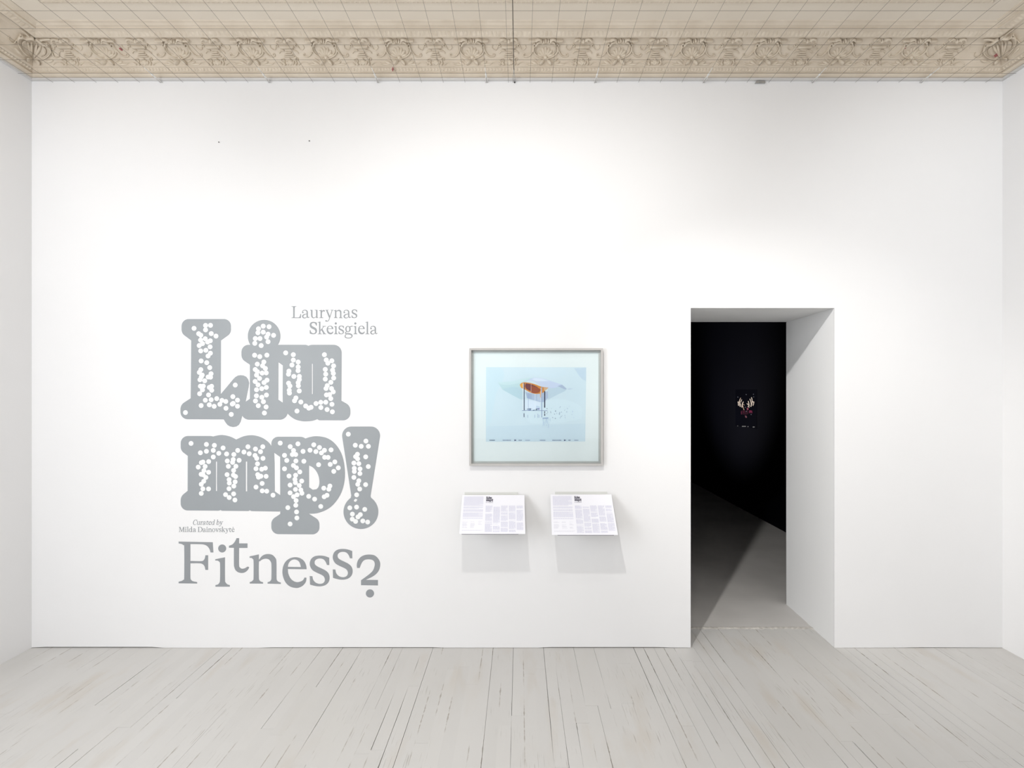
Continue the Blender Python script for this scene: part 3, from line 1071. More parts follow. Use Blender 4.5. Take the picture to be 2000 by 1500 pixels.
# ---- the serif word below
G7 = {
 'F': ([(43,275),(360,281),(366,376),(340,376),(330,345),(310,318),(280,303),(240,299),(152,298),(152,455),(250,457),(275,448),(287,428),(292,402),(317,402),(317,538),(292,538),(284,505),(268,486),(240,477),(152,477),(152,605),(158,630),(175,643),(215,652),(215,665),(43,663),(43,648),(72,640),(88,628),(95,605),(95,330),(88,310),(72,298),(43,292)], [], []),
 'i': ([(384,439),(474,421),(474,625),(480,655),(495,672),(519,680),(519,694),(385,694),(385,680),(410,672),(423,655),(428,625),(428,485),(420,462),(405,452),(384,451)], [], [(448,339,37)]),
 't': ([(581,243),(605,243),(605,292),(683,292),(683,334),(605,334),(605,490),(612,515),(630,527),(655,524),(672,515),(686,507),(699,514),(685,540),(660,560),(630,567),(597,560),(572,540),(560,510),(557,480),(557,333),(511,332),(511,314),(540,303),(560,283),(574,260)], [], []),
 'n': ([(703,413),(789,394),(789,445),(815,412),(845,395),(880,391),(915,400),(940,425),(952,460),(953,610),(958,635),(970,648),(993,656),(993,669),(870,666),(870,653),(890,645),(903,630),(906,605),(906,490),(898,460),(880,440),(850,434),(820,442),(800,457),(789,470),(789,610),(795,635),(808,647),(828,653),(828,666),(704,665),(704,652),(722,645),(735,632),(740,610),(740,460),(733,437),(720,427),(703,426)], [], []),
 'e': ([(1233,532),(1058,530),(1062,570),(1080,612),(1105,638),(1140,652),(1175,647),(1200,632),(1214,609),(1232,612),(1225,650),(1200,683),(1165,702),(1130,706),(1080,693),(1040,658),(1017,610),(1008,560),(1015,505),(1040,458),(1080,430),(1125,420),(1170,428),(1208,455),(1228,495)],
       [[(1058,510),(1065,480),(1085,453),(1115,441),(1145,447),(1165,465),(1175,490),(1180,512)]], []),
 's': ([(1443,425),(1444,493),(1422,492),(1410,463),(1390,440),(1360,432),(1330,437),(1312,452),(1307,470),(1313,490),(1335,507),(1370,524),(1410,545),(1437,572),(1447,610),(1438,650),(1410,678),(1370,690),(1330,690),(1290,682),(1265,674),(1262,596),(1286,597),(1295,632),(1318,657),(1350,668),(1380,664),(1398,648),(1403,625),(1393,600),(1370,583),(1330,565),(1290,542),(1268,510),(1262,475),(1275,437),(1305,413),(1350,405),(1400,410)], [], []),
 '?': ([(1702,520),(1700,490),(1710,450),(1738,417),(1775,400),(1820,396),(1865,404),(1900,435),(1917,475),(1912,525),(1890,565),(1850,598),(1783,631),(1896,632),(1896,683),(1739,680),(1739,634),(1800,590),(1845,550),(1863,510),(1866,475),(1852,450),(1820,440),(1780,443),(1755,460),(1738,490),(1727,520)], [], [(1822,757,38)]),
}
base = Vector((wx(545), 0, wz(1166)))
T = thing('serif_word', base, 'dark grey serif vinyl word Fitness with a question mark, letters jumping up and down', 'wall lettering')
for ch, off in (('F', (0, 0)), ('i', (0, 0)), ('t', (0, 0)), ('n', (0, 0)), ('e', (0, 0)), ('s', (0, 0)), ('s', (214, -62)), ('?', (0, 0))):
    ring, holes, circs = G7[ch]
    mb = MB()
    sh = lambda l: [z7(x + off[0], y + off[1]) for x, y in l]
    w_ = on_wall(0.0010)
    f3 = lambda x, y, t: Vector(w_(x, y, t)) - base
    mb.prism(sh(catmull(ring)), [sh(catmull(h)) for h in holes], f3, VT)
    for cx, cy, r in circs:
        mb.prism(sh(circle(cx, cy, r)), [], f3, VT)
    mb.build('letter', M['vinyl_dark'], T)


# ---- small serif alphabet: list of (ring, holes) in units, x-height 272, baseline 0, y up
def ribbon(pts, sub=5, corner=60):
    """stroke of varying width: (x, y, w) -> outline"""
    P = catmull([(p[0], p[1]) for p in pts], closed=False, corner=corner, sub=sub)
    ws = []
    n = len(pts)
    Wd = [p[2] for p in pts]
    # widths by arc length
    acc = [0.0]
    for a, b in zip(pts, pts[1:]):
        acc.append(acc[-1] + math.dist(a[:2], b[:2]))
    cum = [0.0]
    for a, b in zip(P, P[1:]):
        cum.append(cum[-1] + math.dist(a, b))
    L_, R_ = [], []
    for i, p in enumerate(P):
        s = cum[i] / cum[-1] * acc[-1]
        k = 0
        while k < n - 2 and s > acc[k + 1]: k += 1
        t = (s - acc[k]) / max(1e-6, acc[k + 1] - acc[k])
        wd = Wd[k] + (Wd[k + 1] - Wd[k]) * min(1, max(0, t))
        a, b = Vector(P[max(i - 1, 0)]), Vector(P[min(i + 1, len(P) - 1)])
        d = (b - a).normalized()
        q = Vector((-d.y, d.x)) * wd / 2
        L_.append((p[0] + q.x, p[1] + q.y))
        R_.append((p[0] - q.x, p[1] - q.y))
    return (L_ + R_[::-1], [])


def rect(x0, x1, y0, y1): return ([(x0, y0), (x1, y0), (x1, y1), (x0, y1)], [])
def disc(x, y, r): return (circle(x, y, r, n=16), [])
def ring_(cx, cy, rx, ry, thick, thin):
    return (circle(cx, cy, rx, ry, 28), [circle(cx, cy, rx - thick, ry - thin, 28)])
def flag(x, y, wd=48): return ([(x - wd / 2 - 44, y - 22), (x + wd / 2, y), (x + wd / 2, y - 40), (x - wd / 2, y - 48), (x - wd / 2 - 44, y - 36)], [])
def serif(x0, x1, y=0): return ([(x0, y), (x1, y), (x1, y + 14), ((x0 + x1) / 2 + 32, y + 24), ((x0 + x1) / 2 - 32, y + 24), (x0, y + 14)], [])
def serift(x0, x1, y): return ([(x0, y), (x1, y), (x1, y - 14), ((x0 + x1) / 2 + 26, y - 22), ((x0 + x1) / 2 - 26, y - 22), (x0, y - 14)], [])


def g7(ch, bx, by, sx=1, sy=1):
    ring, holes, circs = G7[ch]
    f = lambda l: [((x - bx) * sx, (by - y) * sy) for x, y in l]
    return [(f(catmull(ring, sub=3)), [f(catmull(h, sub=3)) for h in holes])] + [(f(circle(x, y, r, n=18)), []) for x, y, r in circs]


def glyphs():
    G = {}
    G['L'] = (320, [([(0,392),(165,392),(165,378),(120,368),(107,340),(107,22),(215,22),(250,30),(275,60),(295,135),(320,135),(310,0),(0,0),(0,14),(42,22),(56,45),(56,340),(45,368),(0,378)], [])])
    G['a'] = (258, [ribbon([(22,195,18),(40,242,24),(95,262,24),(150,250,36),(178,210,46),(180,120,48),(182,60,46),(200,20,34),(226,18,26),(256,42,12)]), disc(36,185,28),
                    ribbon([(182,142,18),(120,127,26),(60,104,40),(32,62,46),(50,18,38),(95,4,28),(140,16,22),(184,60,12)])])
    G['u'] = (268, [([(0,272),(78,272),(78,225),(30,240),(0,256)], []), ribbon([(54,270,48),(54,100,48),(66,42,42),(105,10,30),(150,16,22),(205,52,14)]), rect(195,243,10,272), ([(150,272),(243,272),(243,240),(195,246),(150,258)], []), ([(195,0),(268,4),(268,18),(243,26),(195,40)], [])])
    G['r'] = (200, [rect(55,103,10,262), ([(0,250),(103,272),(103,230),(55,232),(0,238)], []), serif(5,155), ribbon([(100,180,14),(122,232,24),(160,258,34)]), disc(172,238,29)])
    G['y'] = (258, [ribbon([(42,262,50),(138,22,50)]), ribbon([(222,262,22),(128,-20,26),(92,-88,24),(45,-112,24)]), disc(22,-92,28), serift(0,105,272), serift(172,262,272)])
    G['v'] = (258, [ribbon([(42,262,50),(132,12,46)]), ribbon([(222,262,22),(132,5,22)]), serift(0,105,272), serift(172,262,272)])
    G['n'] = (290, g7('n', 703, 666))
    G['s'] = (186, g7('s', 1262, 690))
    G['S'] = (250, g7('s', 1262, 690, 250 / 186, 408 / 285))
    G['e'] = (226, g7('e', 1008, 702))
    G['i'] = (136, g7('i', 384, 694))
    G['t'] = (190, g7('t', 511, 563))
    G['k'] = (282, [rect(45,93,10,412), ([(0,396),(93,418),(93,372),(45,380),(0,384)], []), serif(0,142), ribbon([(93,118,22),(212,258,22)]), serift(152,282,272), ribbon([(132,168,52),(228,10,52)]), serif(168,290)])
    G['l'] = (136, [rect(45,93,10,412), ([(0,396),(93,418),(93,372),(45,380),(0,384)], []), serif(0,138)])
    G['g'] = (278, [ring_(112,170,92,104,46,24), ribbon([(170,236,30),(220,258,26),(275,262,30)]), ribbon([(58,82,22),(22,44,32),(60,16,42),(180,8,50),(248,-30,44),(240,-88,34),(170,-124,28),(80,-124,28),(20,-92,36),(20,-46,30),(66,4,18)])])
    G['d'] = (290, [ring_(120,134,114,140,48,24), rect(190,238,10,412), ([(145,396),(238,418),(238,372),(190,380),(145,384)], []), ([(190,0),(285,4),(285,18),(238,28),(190,40)], [])])
    G['b'] = (275, [ring_(155,134,114,140,48,24), rect(40,88,10,412), ([(0,396),(88,418),(88,372),(40,380),(0,384)], [])])
    G['o'] = (250, [ring_(125,135,122,143,48,24)])
    G['C'] = (330, [ribbon([(305,300,16),(270,362,26),(190,390,28),(100,350,46),(52,260,54),(42,190,56),(58,110,54),(110,35,44),(200,2,30),(275,24,26),(318,88,14)]), rect(296,320,270,392)])
    G['D'] = (378, [rect(52,106,8,384), rect(0,160,0,18), rect(0,160,374,392), ribbon([(140,384,20),(220,380,26),(300,330,46),(346,240,56),(346,150,56),(300,60,46),(220,12,26),(140,8,20)])])
    G['M'] = (470, [rect(60,84,8,384), rect(0,140,0,16), rect(0,100,376,392), ribbon([(92,388,58),(236,14,44)]), ribbon([(372,388,26),(236,14,26)]), rect(364,418,8,392), rect(310,470,0,16), rect(400,470,376,392)])
    G['ė'] = (226, g7('e', 1008, 702) + [disc(118, 358, 32)])
    G[' '] = (90, [])
    return G


GL = glyphs()


def text(name, s, parent, base, px0, px1, base_py, unit, italic=0.0, track=18, split=True, front=0.0010, material=None):
    """set one line between px0 and px1 with its baseline at base_py; unit = pixels per glyph unit"""
    adv = [GL[c][0] + track for c in s]
    total = sum(adv) - track
    sx = (px1 - px0) / total
    x = 0.0
    made = []
    mb_all = MB()
    w_ = on_wall(front)
    for c, a in zip(s, adv):
        mb = MB() if split else mb_all
        for gi, (ring, holes) in enumerate(GL[c][1]):
            w_ = on_wall(front + 0.00002 * gi + 0.00011 * (len(made) % 2))
            f = lambda l: [(px0 + (x + q[0] + italic * q[1]) * sx, base_py - q[1] * unit) for q in l]
            mb.prism(f(ring), [f(h) for h in holes], lambda X, Y, t: Vector(w_(X, Y, t)) - base, VT)
        made.append(c)
        if split and mb.v:
            mb.build('letter', material, parent)
        x += a
    if not split:
        mb_all.build(name, material, parent)


base = Vector((wx(653), 0, wz(660)))
T = thing('name_lettering', base, 'two short lines of grey serif vinyl lettering at the upper right of the dotted title', 'wall lettering')
text('text_line', 'Laurynas', T, base, 569.3, 697.8, 621.3, 0.0594, material=M['vinyl_dark'])
text('text_line', 'Skeisgiela', T, base, 604.8, 737.6, 652.8, 0.0594, material=M['vinyl_dark'])
base = Vector((wx(403), 0, wz(1041)))
T = thing('credit_lettering', base, 'two tiny grey serif lines, upper one italic, just under the swollen letters mp', 'wall lettering')
text('italic_text_line', 'Curated by', T, base, 376.0, 434.5, 1025.0, 0.0250, italic=0.22, split=False, material=M['vinyl_dark'])
text('text_line', 'Milda Dainovskytė', T, base, 349.2, 458.0, 1038.9, 0.0250, split=False, material=M['vinyl_dark'])

# ------------------------------------------------------------------ framed print


def z8(X, Y): return (900 + X / 5.5567, 660 + Y / 5.5556)


FD = 0.034                      # how far the frame stands off the wall
x0, x1 = wx(916.6, FD), wx(1177.6, FD)
z1, z0 = wz(680.2, FD), wz(909.6, FD)
base = Vector(((x0 + x1) / 2, 0, z0))
T = thing('framed_print', base, 'framed pale blue photograph of an open pavilion hanging above two reading ledges', 'picture')
RW = 0.0125                     # face width of the rails


def rail(pts2, name='frame_rail'):
    mb = MB()
    mb.prism(pts2, [], lambda x, z, t: Vector((x, -FD + t, z)) - base, FD)
    # closing back face
    return mb.build(name, M['frame'], T)


a = RW
rail([(x0, z0), (x1, z0), (x1 - a, z0 + a), (x0 + a, z0 + a)])
rail([(x0, z1), (x0 + a, z1 - a), (x1 - a, z1 - a), (x1, z1)])
rail([(x0, z0), (x0 + a, z0 + a), (x0 + a, z1 - a), (x0, z1)])
rail([(x1, z0), (x1, z1), (x1 - a, z1 - a), (x1 - a, z0 + a)])
# inner spacer set back behind the glass
ys0 = 0.013                     # front of the spacer
b = a + 0.0125
mb = MB()
for q in ([(x0 + a, z0 + a), (x1 - a, z0 + a), (x1 - b, z0 + b), (x0 + b, z0 + b)],
          [(x0 + a, z1 - a), (x0 + b, z1 - b), (x1 - b, z1 - b), (x1 - a, z1 - a)],
          [(x0 + a, z0 + a), (x0 + b, z0 + b), (x0 + b, z1 - b), (x0 + a, z1 - a)],
          [(x1 - a, z0 + a), (x1 - a, z1 - a), (x1 - b, z1 - b), (x1 - b, z0 + b)]):
    mb.prism(q, [], lambda x, z, t: Vector((x, -ys0 + t, z)) - base, 0.008)
mb.build('spacer', M['spacer'], T)
mb = MB()
mb.prism([(x0 + a * 0.7, z0 + a * 0.7), (x1 - a * 0.7, z0 + a * 0.7), (x1 - a * 0.7, z1 - a * 0.7), (x0 + a * 0.7, z1 - a * 0.7)], [],
         lambda x, z, t: Vector((x, -0.0052 + t, z)) - base, 0.004)
mb.build('mat_board', M['mat_board'], T)
# glass
mb = MB()
gx0, gx1, gz0, gz1 = x0 + a - 0.001, x1 - a + 0.001, z0 + a - 0.001, z1 - a + 0.001
mb.quad((gx0 - base.x, -0.0150, gz0 - base.z), (gx1 - base.x, -0.0150, gz0 - base.z), (gx1 - base.x, -0.0150, gz1 - base.z), (gx0 - base.x, -0.0150, gz1 - base.z))
mb.build('glass', M['glass'], T, recalc=False)


def pr(X, Y, d=0.006):
    p = z8(X, Y)
    return (wx(p[0], d), wz(p[1], d))


sheet = [pr(275, 318), pr(1362, 318), pr(1350, 1124), pr(272, 1126)]
mb = MB()
mb.prism(sheet, [], lambda x, z, t: Vector((x, -0.0058 + t, z)) - base, 0.0008)
prt = mb.build('print', M['print_sheet'], T)
mb = MB()
layer = [0]


def ink(poly, col, smooth=False):
    layer[0] += 1
    q = catmull(poly, corner=70) if smooth else poly
    q = [(min(1358, max(275, x)), min(1123, max(319.5, y))) for x, y in q]
    d = 0.0060 + layer[0] * 0.00001
    mb.prism([pr(*p) for p in q], [], lambda x, z, t: Vector((x, -d, z)) - base, 0, col=col, sides=False)


def srgb(r, g, b_):
    f = lambda c: ((c / 255 + 0.055) / 1.055) ** 2.4 if c > 10 else c / 255 / 12.92
    return (f(r) * 1.08, f(g) * 1.08, f(b_) * 1.08)


def vline(x, ya, yb, wd, col): ink([(x - wd / 2, ya), (x + wd / 2, ya), (x + wd / 2, yb), (x - wd / 2, yb)], col)


ink([(275,960),(1352,930),(1350,1122),(274,1124)], srgb(200, 217, 227))
ink([(275,320),(420,320),(470,420),(380,620),(330,900),(275,960)], srgb(202, 221, 230), True)
ink([(700,320),(1100,320),(1160,400),(1000,440),(800,400),(690,370)], srgb(206, 222, 231), True)
ink([(760,740),(1050,660),(1300,740),(1310,880),(1000,930),(760,920),(690,830)], srgb(208, 224, 232), True)
ink([(1230,330),(1360,325),(1358,470),(1300,430)], srgb(192, 210, 224), True)
ink([(402,482),(440,487),(560,470),(650,448),(720,433),(780,430),(720,470),(660,500),(655,545),(692,600),(692,668),(650,668),(560,622),(452,562)], srgb(189, 213, 219))
ink([(402,482),(560,470),(720,433),(780,430),(700,462),(640,490),(520,512),(430,505)], srgb(199, 220, 225))
ink([(450,555),(560,530),(655,545),(690,600),(690,664),(650,664),(560,620)], srgb(182, 207, 217))
ink([(945,545),(1050,520),(1150,555),(1130,578),(1060,610),(945,670)], srgb(187, 206, 218))
ink([(720,465),(760,442),(800,430),(880,437),(1000,475),(1100,508),(1150,552),(1060,532),(1000,545),(945,545),(870,522),(790,470)], srgb(196, 207, 228))
ink([(770,448),(800,434),(880,440),(960,468),(880,470),(820,470)], srgb(212, 222, 236))
ink([(1050,522),(1100,508),(1150,552),(1130,560)], srgb(166, 181, 203))
ink([(1150,556),(1185,545),(1222,552),(1180,562)], srgb(190, 205, 220))
ink([(700,585),(810,612),(880,600),(945,575),(948,650),(905,695),(860,695),(780,672),(718,655)], srgb(172, 188, 212))
ink([(720,600),(770,612),(775,668),(722,652)], srgb(160, 178, 205))
ink([(830,612),(870,604),(872,690),(832,680)], srgb(184, 198, 218))
ink([(648,500),(668,486),(710,482),(790,498),(880,530),(952,538),(925,560),(905,585),(880,600),(812,608),(745,588),(692,557),(655,540)], srgb(206, 134, 52), True)
ink([(705,492),(770,505),(835,535),(830,572),(775,580),(722,560),(697,528)], srgb(110, 50, 56), True)
ink([(760,520),(835,540),(868,560),(850,590),(800,600),(760,584)], srgb(150, 74, 44), True)
ink([(640,505),(668,488),(676,520),(665,545),(650,532)], srgb(226, 160, 62), True)
ink([(858,580),(874,585),(872,662),(862,640)], srgb(222, 158, 74))
ink([(900,540),(952,538),(930,562),(905,575)], srgb(206, 170, 130))
ink([(697,665),(860,697),(858,780),(697,780)], srgb(214, 226, 238))
ink([(820,735),(858,745),(856,780),(812,780)], srgb(190, 208, 226))
vline(677, 492, 790, 6, srgb(230, 236, 240))
vline(687.5, 490, 788, 9, srgb(34, 52, 88))
vline(762, 500, 590, 4, srgb(200, 170, 170))
vline(879, 528, 862, 8, srgb(140, 160, 190))
vline(870, 540, 700, 4, srgb(226, 232, 238))
vline(910.5, 578, 757, 12, srgb(22, 30, 66))
vline(733, 600, 760, 4, srgb(150, 168, 200))
vline(806, 610, 790, 4, srgb(226, 234, 242))
ink([(665,784),(940,786),(940,791),(665,789)], srgb(120, 140, 178))
rp = random.Random(5)
for k in range(16):
    x = rp.uniform(700, 870); y = rp.uniform(765, 786); l = rp.uniform(8, 26)
    ink([(x, y), (x + l, y - rp.uniform(-3, 6)), (x + l, y + 4), (x, y + 3)], srgb(*[int(c + rp.uniform(-20, 40)) for c in (58, 74, 118)]))
vline(686, 818, 860, 7, srgb(40, 56, 92))
ink([(904,798),(916,796),(913,815),(917,842),(904,845),(908,820)], srgb(26, 34, 66))
for k in range(34):
    t = rp.random() ** 1.5
    x = 930 + t * 290; y = rp.uniform(740, 880); l = rp.uniform(4, 16) * (1 - t * 0.4); h = rp.uniform(4, 16)
    c = int(110 + t * 70 + rp.uniform(-20, 20))
    ink([(x, y), (x + l, y + rp.uniform(-4, 6)), (x + l * 0.8, y + h), (x + l * 0.2, y + h * 0.6)], srgb(c, c + 18, c + 40))
for k in range(26):
    x = 885 + rp.uniform(0, 90); y = rp.uniform(862, 940); h = rp.uniform(10, 40)
    ink([(x, y), (x + 3, y), (x + 3, y + h), (x, y + h)], srgb(176, 198, 220))
ink([(885,866),(950,862),(945,876),(890,878)], srgb(150, 172, 200))
for x in (727, 803, 836, 848):
    vline(x, rp.uniform(820, 840), 866, 5, srgb(160, 178, 204))
# row of tiny caption marks along the lower edge
def caption(xa, xb, dark, step=9):
    x = xa
    while x < xb:
        h = rp.uniform(8, 13)
        ink([(x, 1110 - h / 2), (x + step * 0.72, 1110 - h / 2), (x + step * 0.72, 1110 + h / 2), (x, 1110 + h / 2)], srgb(dark, dark + 14, dark + 38))
        x += step
for xa, xb, dk in ((310, 372, 104), (455, 545, 140), (628, 656, 130), (700, 750, 160), (857, 915, 150), (993, 1086, 140), (1165, 1186, 120), (1232, 1272, 150)):
    caption(xa, xb, dk)
for x in (582, 1120):
    ink([(x, 1101), (x + 24, 1110), (x, 1119)], srgb(60, 66, 110))
mb.build('printed_image', M['ink'], prt)

# ------------------------------------------------------------------ reading ledges with information sheets
def bil(TL, TR, BR, BL, u, v):
    return (TL * (1 - u) + TR * u) * (1 - v) + (BL * (1 - u) + BR * u) * v


def logo(mb, f, x0, x1, y0, y1):
    """the dotted title repeated small and dark on the sheet"""
    col, white = (0.060, 0.055, 0.085), (0.84, 0.84, 0.89)
    def mapp(px, py, lift):
        return f(x0 + (px - 352) / (743 - 352) * (x1 - x0), y0 + (py - 597) / (1167 - 597) * (y1 - y0), lift)
    lift = 0.00030
    for ch in 'Liump!':
        for ring in blob_outlines(ch):
            lift += 0.00001
            mb.prism(ring[::2] if len(ring) > 40 else ring, [], lambda x, y, t, l=lift: mapp(x, y, l), 0, col=col, sides=False)
        fn, lst = DOTS[ch]
        for X, Y in lst[::2]:
            p = fn(X, Y)
            mb.prism(circle(p[0], p[1], 5.2, n=6), [], lambda x, y, t: mapp(x, y, 0.00055), 0, col=white, sides=False)
    for ch, off in (('F', (0, 0)), ('i', (0, 0)), ('t', (0, 0)), ('n', (0, 0)), ('e', (0, 0)), ('s', (0, 0)), ('s', (214, -62)), ('?', (0, 0))):
        ring, holes, circs = G7[ch]
        sh = lambda l: [z7(a_ + off[0], b_ + off[1]) for a_, b_ in l]
        mb.prism(sh(ring), [sh(h) for h in holes], lambda x, y, t: mapp(x, y, 0.0004), 0, col=(0.25, 0.24, 0.30), sides=False)


def ledge(back, front, lab, sheet_lab, seed):
    (xa, xb, zb), (xc, xd, zf) = back, front
    yb, yf = -0.030, -0.235
    TL, TR = Vector((xa, yb, zb)), Vector((xb, yb, zb))
    BL, BR = Vector((xc, yf, zf)), Vector((xd, yf, zf))
    nrm = (TR - TL).cross(BL - TL).normalized()
    if nrm.z < 0: nrm = -nrm
    base = Vector(((xa + xb) / 2, 0, zf))
    T = thing('reading_ledge', base, lab, 'ledge', 'reading ledges under the framed print')
    t = 0.003
    m0, m1 = 0.035, 0.105 if seed == 1 else 0.06      # the plate is narrower than the sheet
    if seed == 2: m0 = 0.085
    e = lambda u, v, l: bil(TL, TR, BR, BL, u, v) + nrm * l - base
    # sloping plate
    mb = MB()
    u0, u1 = m0, 1 - m1
    n = len(mb.v)
    for l in (-0.0004, -t):
        mb.v += [tuple(e(u0, 0.0, l)), tuple(e(u1, 0.0, l)), tuple(e(u1, 0.992, l)), tuple(e(u0, 0.992, l))]
    for q in ((0, 1, 2, 3), (7, 6, 5, 4), (0, 4, 5, 1), (1, 5, 6, 2), (2, 6, 7, 3), (3, 7, 4, 0)):
        mb.face([n + i for i in q])
    mb.build('sloping_plate', M['ledge'], T)
    # wall flange, bent up against the wall, and its screws
    mb = MB()
    xl, xr = (TL + (TR - TL) * (u0 - 0.005)).x, (TL + (TR - TL) * (u1 + 0.004)).x
    mb.box(xl - base.x, xr - base.x, -0.003, 0.0, zb - 0.05 - base.z, zb + 0.0125 - base.z)
    n = len(mb.v)
    mb.v += [tuple(Vector((xl, -0.003, zb - 0.004)) - base), tuple(Vector((xr, -0.003, zb - 0.004)) - base), tuple(e(u1, 0, -t)), tuple(e(u0, 0, -t)),
             tuple(Vector((xl, -0.003, zb - 0.001)) - base), tuple(Vector((xr, -0.003, zb - 0.001)) - base), tuple(e(u1, 0, -0.0006)), tuple(e(u0, 0, -0.0006))]
    for q in ((0, 1, 2, 3), (7, 6, 5, 4), (0, 4, 5, 1), (1, 5, 6, 2), (2, 6, 7, 3), (3, 7, 4, 0)):
        mb.face([n + i for i in q])
    mb.build('wall_flange', M['ledge'], T)
    # dark front edge
    mb = MB()
    n = len(mb.v)
    for l in (-0.0006, -0.0045):
        mb.v += [tuple(e(u0, 0.988, l)), tuple(e(u1, 0.988, l)), tuple(e(u1, 1.004, l)), tuple(e(u0, 1.004, l))]
    for q in ((0, 1, 2, 3), (7, 6, 5, 4), (0, 4, 5, 1), (1, 5, 6, 2), (2, 6, 7, 3), (3, 7, 4, 0)):
        mb.face([n + i for i in q])
    tag(mb.build('front_lip', M['lip'], T), 'dark grey front lip')
    # sheet of paper
    TS = thing('information_sheet', base, sheet_lab, 'sheet', 'printed information sheets on the ledges')
    mb = MB()
    th = 0.0011
    K = 10
    KU = 6
    n = len(mb.v)
    for i in range(K + 1):
        for j in range(KU + 1):
            u, v = j / KU, i / K
            cv = 0.0006 * math.sin(math.pi * v)
            for l in (cv + th, cv):
                mb.v.append(tuple(e(u, v, l)))
    W2 = 2 * (KU + 1)
    for i in range(K):
        for j in range(KU):
            a_ = n + i * W2 + 2 * j
            b_ = a_ + W2
            mb.face((a_, a_ + 2, b_ + 2, b_)); mb.face((a_ + 1, b_ + 1, b_ + 3, a_ + 3))
        a_, b_ = n + i * W2, n + (i + 1) * W2
        mb.face((a_, b_, b_ + 1, a_ + 1))
        mb.face((a_ + 2 * KU, a_ + 2 * KU + 1, b_ + 2 * KU + 1, b_ + 2 * KU))
    for j in range(KU):
        for q in (n + 2 * j, n + K * W2 + 2 * j):
            mb.face((q, q + 1, q + 3, q + 2))
    mb.build('paper', M['paper'], TS)
    # print: narrow text lines in columns
    mb = MB()
    r = random.Random(seed)
    f = lambda u, v, l: e(u, v, th + 0.0006 * math.sin(math.pi * v) + 0.0004 + l)

    def line(ua, ub, v, h, col):
        u = ua
        while u < ub - 0.004:
            l = min(r.uniform(0.012, 0.04), ub - u)
            mb.quad(f(u, v, 0), f(u + l, v, 0), f(u + l, v + h, 0), f(u, v + h, 0), 0, col)
            u += l + 0.0045
    c1 = (0.50, 0.50, 0.66)
    v = 0.045
    gaps = ({0.29, 0.36, 0.44, 0.575} if seed == 1 else {0.29, 0.36, 0.42, 0.575})
    done = set()
    while v < 0.625:
        hit = [g for g in gaps if g not in done and v >= g]
        if hit:
            done.add(hit[0]); v += 0.022; continue
        short = r.random() < 0.12
        line(0.035, 0.345 if not short else 0.28, v, 0.0042, c1)
        v += 0.0125
    for ua, ub in ((0.035, 0.125), (0.16, 0.24), (0.28, 0.345)):
        v = 0.69
        while v < 0.86:
            if r.random() < 0.72: line(ua, ub - r.uniform(0, 0.03), v, 0.004, (0.56, 0.56, 0.64))
            v += 0.0155
    line(0.035, 0.36, 0.905, 0.004, (0.56, 0.56, 0.64)); line(0.035, 0.33, 0.92, 0.004, (0.56, 0.56, 0.64))
    for ci, (ua, ub) in enumerate(((0.385, 0.492), (0.508, 0.612), (0.628, 0.735), (0.752, 0.855), (0.872, 0.972))):
        v = 0.29 + (0.03 if ci == 1 else 0)
        vend = 0.955 - (0.05 if ci == 4 else 0)
        brk = sorted(r.uniform(0.34, 0.9) for _ in range(4))
        while v < vend:
            if brk and v > brk[0]:
                brk.pop(0); v += 0.02; continue
            line(ua, ub - (0.03 if r.random() < 0.15 else 0.0), v, 0.0044, c1)
            v += 0.0122
    mb.build('printed_text', M['ink'], TS, recalc=False)
    mb = MB()
    logo(mb, lambda u, v, l: f(u, v, l), 0.385, 0.50, 0.035, 0.225)
    tag(mb.build('printed_title', M['ink'], TS, recalc=False), 'small dark copy of the dotted title')


ledge((-0.3703, 0.0300, 1.0005), (-0.3675, 0.0342, 0.8034), 'white steel reading ledge on the wall, left of the two under the framed print',
      'white printed information sheet lying on the left reading ledge', 1)
ledge((0.1983, 0.5915, 1.0040), (0.1961, 0.5976, 0.7972), 'white steel reading ledge on the wall, right one, nearer the doorway',
      'white printed information sheet lying on the right reading ledge, nearer the doorway', 2)

# ------------------------------------------------------------------ photograph in the dark room
def side_wall(px, py):
    r_ = XD * F / D / (px - CX)
    return (r_ * D - D, ZC - (py - CY) * D / F * r_)


def z6b(X, Y): return side_wall(1420 + X / 15.0, 750 + Y / 15.0)


ya, za = side_wall(1437, 764)
yb, zb = side_wall(1478.5, 838)
base = Vector((XD, (ya + yb) / 2, zb))
T = thing('dark_photograph', base, 'black photograph of two raised hands hanging on the black wall beyond the doorway', 'picture')
mb = MB(); mb.box(-0.004, 0.0, yb - base.y, ya - base.y, 0, za + 0.02 - zb)
mb.build('photo_print', M['black_print'], T)
mb = MB()
lay = [0]


def spic(poly, col):
    lay[0] += 1
    mb.prism([z6b(*p) for p in catmull(poly, corner=70, sub=3)], [], lambda y, z, t: Vector((XD - 0.0045 - lay[0] * 0.00003, y, z)) - base, 0, col=col, sides=False)


def sline(pts, wd, col):
    ring, _ = ribbon([(x, y, wd) for x, y in pts])
    lay[0] += 1
    mb.prism([z6b(*p) for p in ring], [], lambda y, z, t: Vector((XD - 0.0045 - lay[0] * 0.00003, y, z)) - base, 0, col=col, sides=False)


skin, skin2 = (0.70, 0.60, 0.50), (0.48, 0.36, 0.26)


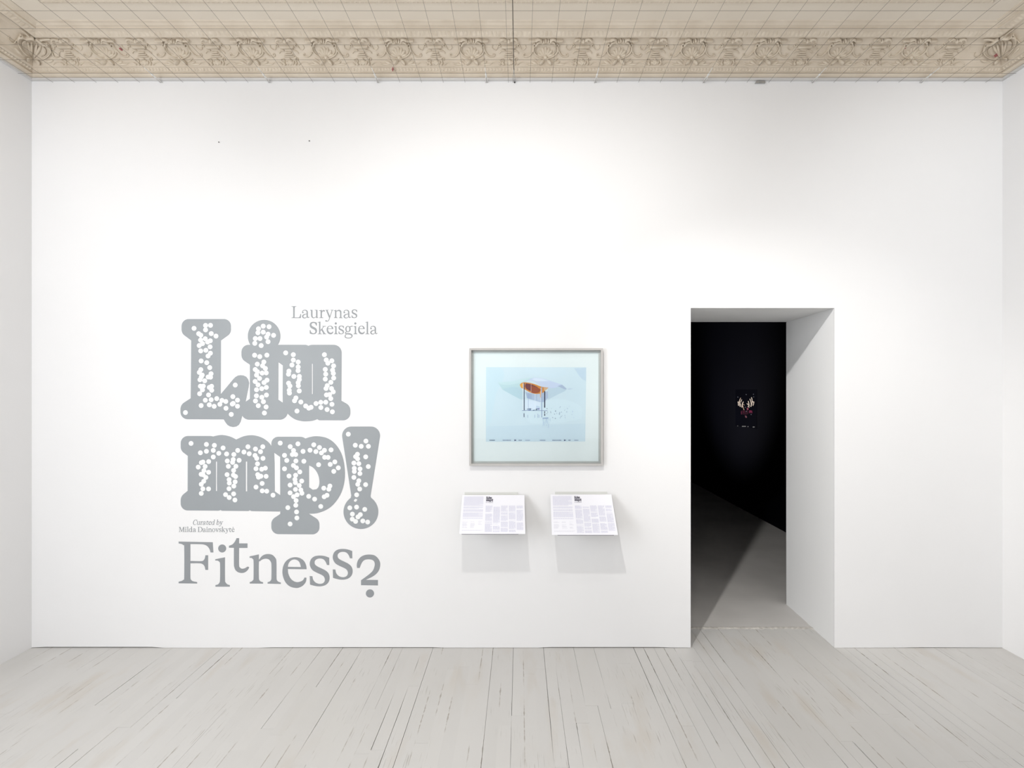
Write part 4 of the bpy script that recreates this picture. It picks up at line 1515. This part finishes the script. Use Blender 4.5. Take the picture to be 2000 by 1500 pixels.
def finger(pts, w0, w1, col):
    ring, _ = ribbon([(x, y, w0 + (w1 - w0) * i / (len(pts) - 1)) for i, (x, y) in enumerate(pts)])
    lay[0] += 1
    for pi, poly in enumerate((ring, circle(*pts[0], w0 / 2, n=10), circle(*pts[-1], w1 / 2, n=10))):
        lay[0] += 1
        d = 0.0045 + lay[0] * 0.00003
        mb.prism([z6b(*p) for p in poly], [], lambda y, z, t: Vector((XD - d, y, z)) - base, 0, col=col, sides=False)


# left hand
finger([(408, 410), (385, 470), (362, 535)], 18, 26, skin2)
finger([(330, 525), (342, 575), (345, 628)], 22, 26, skin)
finger([(352, 535), (372, 520)], 20, 20, skin)
finger([(392, 440), (376, 540), (396, 655)], 16, 28, skin)
finger([(440, 462), (414, 535)], 20, 18, skin)
finger([(402, 575), (396, 658)], 18, 26, skin)
finger([(484, 525), (462, 585), (448, 672)], 24, 34, skin)
finger([(492, 600), (520, 618)], 16, 12, skin2)
finger([(480, 650), (484, 690), (508, 755)], 16, 20, (0.50, 0.34, 0.24))
# right hand
finger([(728, 398), (745, 470), (738, 560), (712, 655)], 22, 30, skin)
finger([(684, 442), (708, 520), (716, 600)], 24, 16, skin)
finger([(745, 505), (785, 530)], 24, 30, skin)
finger([(798, 525), (790, 580), (774, 628)], 26, 22, skin)
finger([(636, 505), (650, 570), (654, 640)], 22, 34, skin)
finger([(600, 572), (614, 600), (632, 606)], 18, 14, skin)
finger([(622, 660), (662, 682)], 16, 20, skin)
# dark red costume
red1, red2 = (0.15, 0.020, 0.055), (0.26, 0.06, 0.10)
spic([(590, 700), (640, 700), (640, 750), (600, 770)], red2)
spic([(660, 770), (740, 780), (755, 830), (740, 870), (715, 820), (690, 860), (665, 840)], red1)
spic([(420, 800), (470, 770), (540, 790), (600, 770), (650, 800), (640, 870), (560, 900), (470, 890), (430, 880)], (0.025, 0.006, 0.013))
sline([(430, 800), (435, 890)], 14, red1)
sline([(520, 770), (500, 840)], 10, red1)
spic([(535, 920), (590, 940), (595, 990), (555, 985)], (0.16, 0.06, 0.08))
for x, y in ((575, 305), (788, 295), (795, 375), (330, 380), (550, 678), (580, 800), (720, 890)):
    sline([(x - 12, y), (x + 12, y + 8)], 20, (0.14, 0.15, 0.18))
for xa, xb, yy, c in ((312, 335, 1228, 0.10), (452, 572, 1240, 0.22), (616, 644, 1248, 0.22), (768, 822, 1260, 0.30)):
    x = xa
    while x < xb:
        sline([(x, yy), (x + 11, yy + 1)], 26, (c, c, c)); x += 15
mb.build('printed_image', M['ink'], T, recalc=False)
print('floorboards', nboards)
